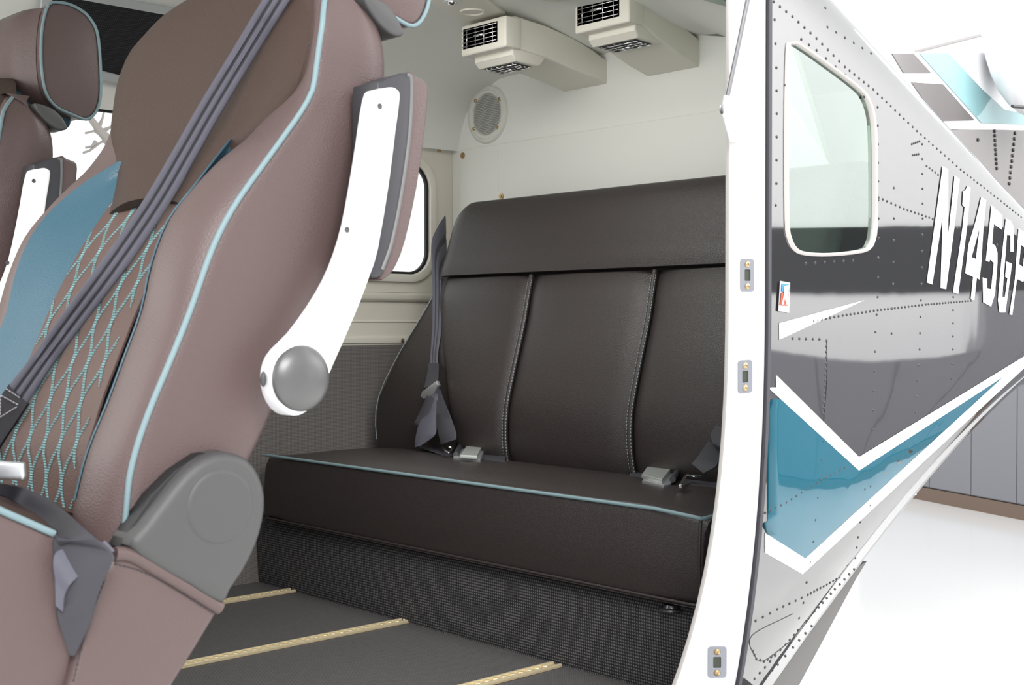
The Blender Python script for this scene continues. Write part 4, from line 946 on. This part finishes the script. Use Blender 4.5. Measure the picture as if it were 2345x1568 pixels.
C_, W_ = drape([((262, 1262), (240, 1238)), ((225, 1285), (205, 1252)), ((170, 1330), (128, 1262)), ((150, 1360), (127, 1330)), ((145, 1400), (128, 1385))], SBV, .013, smooth=3)
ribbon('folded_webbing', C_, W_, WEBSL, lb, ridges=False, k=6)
bt = [CAM+ray(x, y)*1.50 for x, y in [(-60, 1052), (52, 1060), (55, 1090), (50, 1100), (-60, 1096)]]
prism('belt_tongue', bt, tuple(fw*.012), SAT, lb, .004, 3)['label'] = 'silver grey belt tongue'

BB = bvh_of([o for o in bn.children if o.type == 'MESH'])
def webX(name, pairs, Xs_, m, par, ridges=True, th=.0014, m2=None):
    C_, W_ = [], []
    for (a_, b_), X_ in zip(pairs, Xs_): A_, B_ = onX(*a_, X_), onX(*b_, X_); C_.append((A_+B_)/2); W_.append((B_-A_)/2)
    return ribbon(name, C_, W_, m, par, th, 5, ridges, m2)
b1 = thing('bench_seat_belt', 'left bench seat belt hanging beside the side wall with square metal buckle', 'seat belt', tuple(onX(1085, 1030, 2.38)), group='seat belts on the rear bench')
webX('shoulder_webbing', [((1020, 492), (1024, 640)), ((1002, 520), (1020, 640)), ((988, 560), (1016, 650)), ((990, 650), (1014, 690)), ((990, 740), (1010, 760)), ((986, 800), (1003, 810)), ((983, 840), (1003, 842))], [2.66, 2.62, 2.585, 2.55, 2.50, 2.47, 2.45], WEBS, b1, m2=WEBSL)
webX('stitched_loop', [((983, 832), (1004, 832)), ((980, 852), (1003, 855)), ((976, 870), (1002, 872)), ((972, 888), (998, 885))], [2.44, 2.43, 2.42, 2.41], WEBS, b1, ridges=False, th=.003)
webX('belt_tail', [((978, 905), (996, 912)), ((965, 935), (985, 945)), ((952, 962), (968, 972)), ((948, 970), (962, 976))], [2.40, 2.39, 2.38, 2.38], WEBS, b1, ridges=False)
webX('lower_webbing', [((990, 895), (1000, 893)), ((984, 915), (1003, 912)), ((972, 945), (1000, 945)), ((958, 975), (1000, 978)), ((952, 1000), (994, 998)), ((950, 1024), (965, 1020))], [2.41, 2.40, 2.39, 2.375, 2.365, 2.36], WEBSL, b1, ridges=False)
webX('buckle_webbing', [((998, 892), (1008, 892)), ((1000, 915), (1016, 915)), ((1000, 945), (1026, 940)), ((1000, 975), (1036, 965)), ((1006, 1002), (1044, 990)), ((1010, 1018), (1044, 1006))], [2.41, 2.40, 2.385, 2.37, 2.35, 2.345], WEBS, b1, ridges=False, th=.002)
cxx = [onX(x, y, 2.40) for x, y in [(966, 896), (998, 872), (1002, 882), (992, 904), (970, 914), (962, 908)]]
prism('slider', cxx, (.014, 0, 0), SAT, b1, .003, 2)
def cushion_web(name, pix, m, par, th=.004, z=.415):
    return prism(name, [onZ(x, y, z) for x, y in pix], (0, 0, -th), m, par, .001, 1)
def buckle(par, pl, cov, bar, webp, webq, z=.425):
    cushion_web('lap_webbing', webp, WEBS, par, .003, z-.012)
    if webq: cushion_web('lap_webbing', webq, WEBS, par, .003, z-.012)
    prism('buckle_base', [onZ(x, y, z-.002) for x, y in pl], (0, 0, -.012), SAT, par, .002, 2)
    prism('buckle_cover', [onZ(x, y, z+.008) for x, y in cov], (0, 0, -.010), mat('brushed_buckle', (.68, .72, .68), .35, metal=.7), par, .002, 3)
    a_, b_ = bar; tube('roller_bar', [onZ(*a_, z+.002), onZ(*b_, z+.002)], .0075, DPL, par, 12)
buckle(b1, [(1038, 1045), (1066, 1002), (1118, 1006), (1100, 1052)], [(1054, 1041), (1078, 1005), (1112, 1007), (1092, 1043)], ((1044, 1040), (1062, 1006)), [(1098, 1050), (1120, 1012), (1163, 1018), (1156, 1057)], [(960, 1022), (1010, 1018), (1042, 1042), (1020, 1044)])
tube('connector_wire', [onZ(x, y, .43) for x, y in [(1012, 1018), (1016, 1028), (1028, 1036), (1042, 1020), (1046, 1000)]], .003, CHR, b1, 8, 3)
ell('connector_stud', onZ(1031, 1024, .435), (.006, .006, .004), CHR, b1, 12)
b2 = thing('bench_seat_belt', 'right bench seat belt with square metal buckle next to the white door jamb', 'seat belt', tuple(onZ(1520, 1085, .41)), group='seat belts on the rear bench')
buckle(b2, [(1470, 1100), (1500, 1056), (1553, 1060), (1535, 1108), (1520, 1110)], [(1469, 1086), (1492, 1054), (1548, 1058), (1516, 1097)], ((1540, 1098), (1566, 1056)), [(1438, 1094), (1462, 1058), (1492, 1062), (1472, 1102)], [(1550, 1112), (1580, 1075), (1645, 1085), (1645, 1118), (1600, 1120)], .42)
webX('buckle_webbing', [((1622, 1010), (1660, 1040)), ((1605, 1035), (1645, 1060)), ((1590, 1055), (1640, 1070)), ((1583, 1062), (1612, 1085))], [2.30, 2.26, 2.23, 2.215], WEBS, b2, ridges=False, th=.0025)
webX('upper_webbing', [((1640, 972), (1662, 985)), ((1628, 995), (1660, 1010)), ((1632, 1015), (1660, 1030))], [2.32, 2.30, 2.285], WEBS, b2, ridges=False)
tube('connector_wire', [onZ(x, y, .425) for x, y in [(1558, 1112), (1572, 1088), (1590, 1092), (1604, 1090)]], .0035, CHR, b2, 8, 3)
tube('connector_pin', [onZ(x, y, .425) for x, y in [(1558, 1115), (1577, 1106)]], .003, CHR, b2, 8)
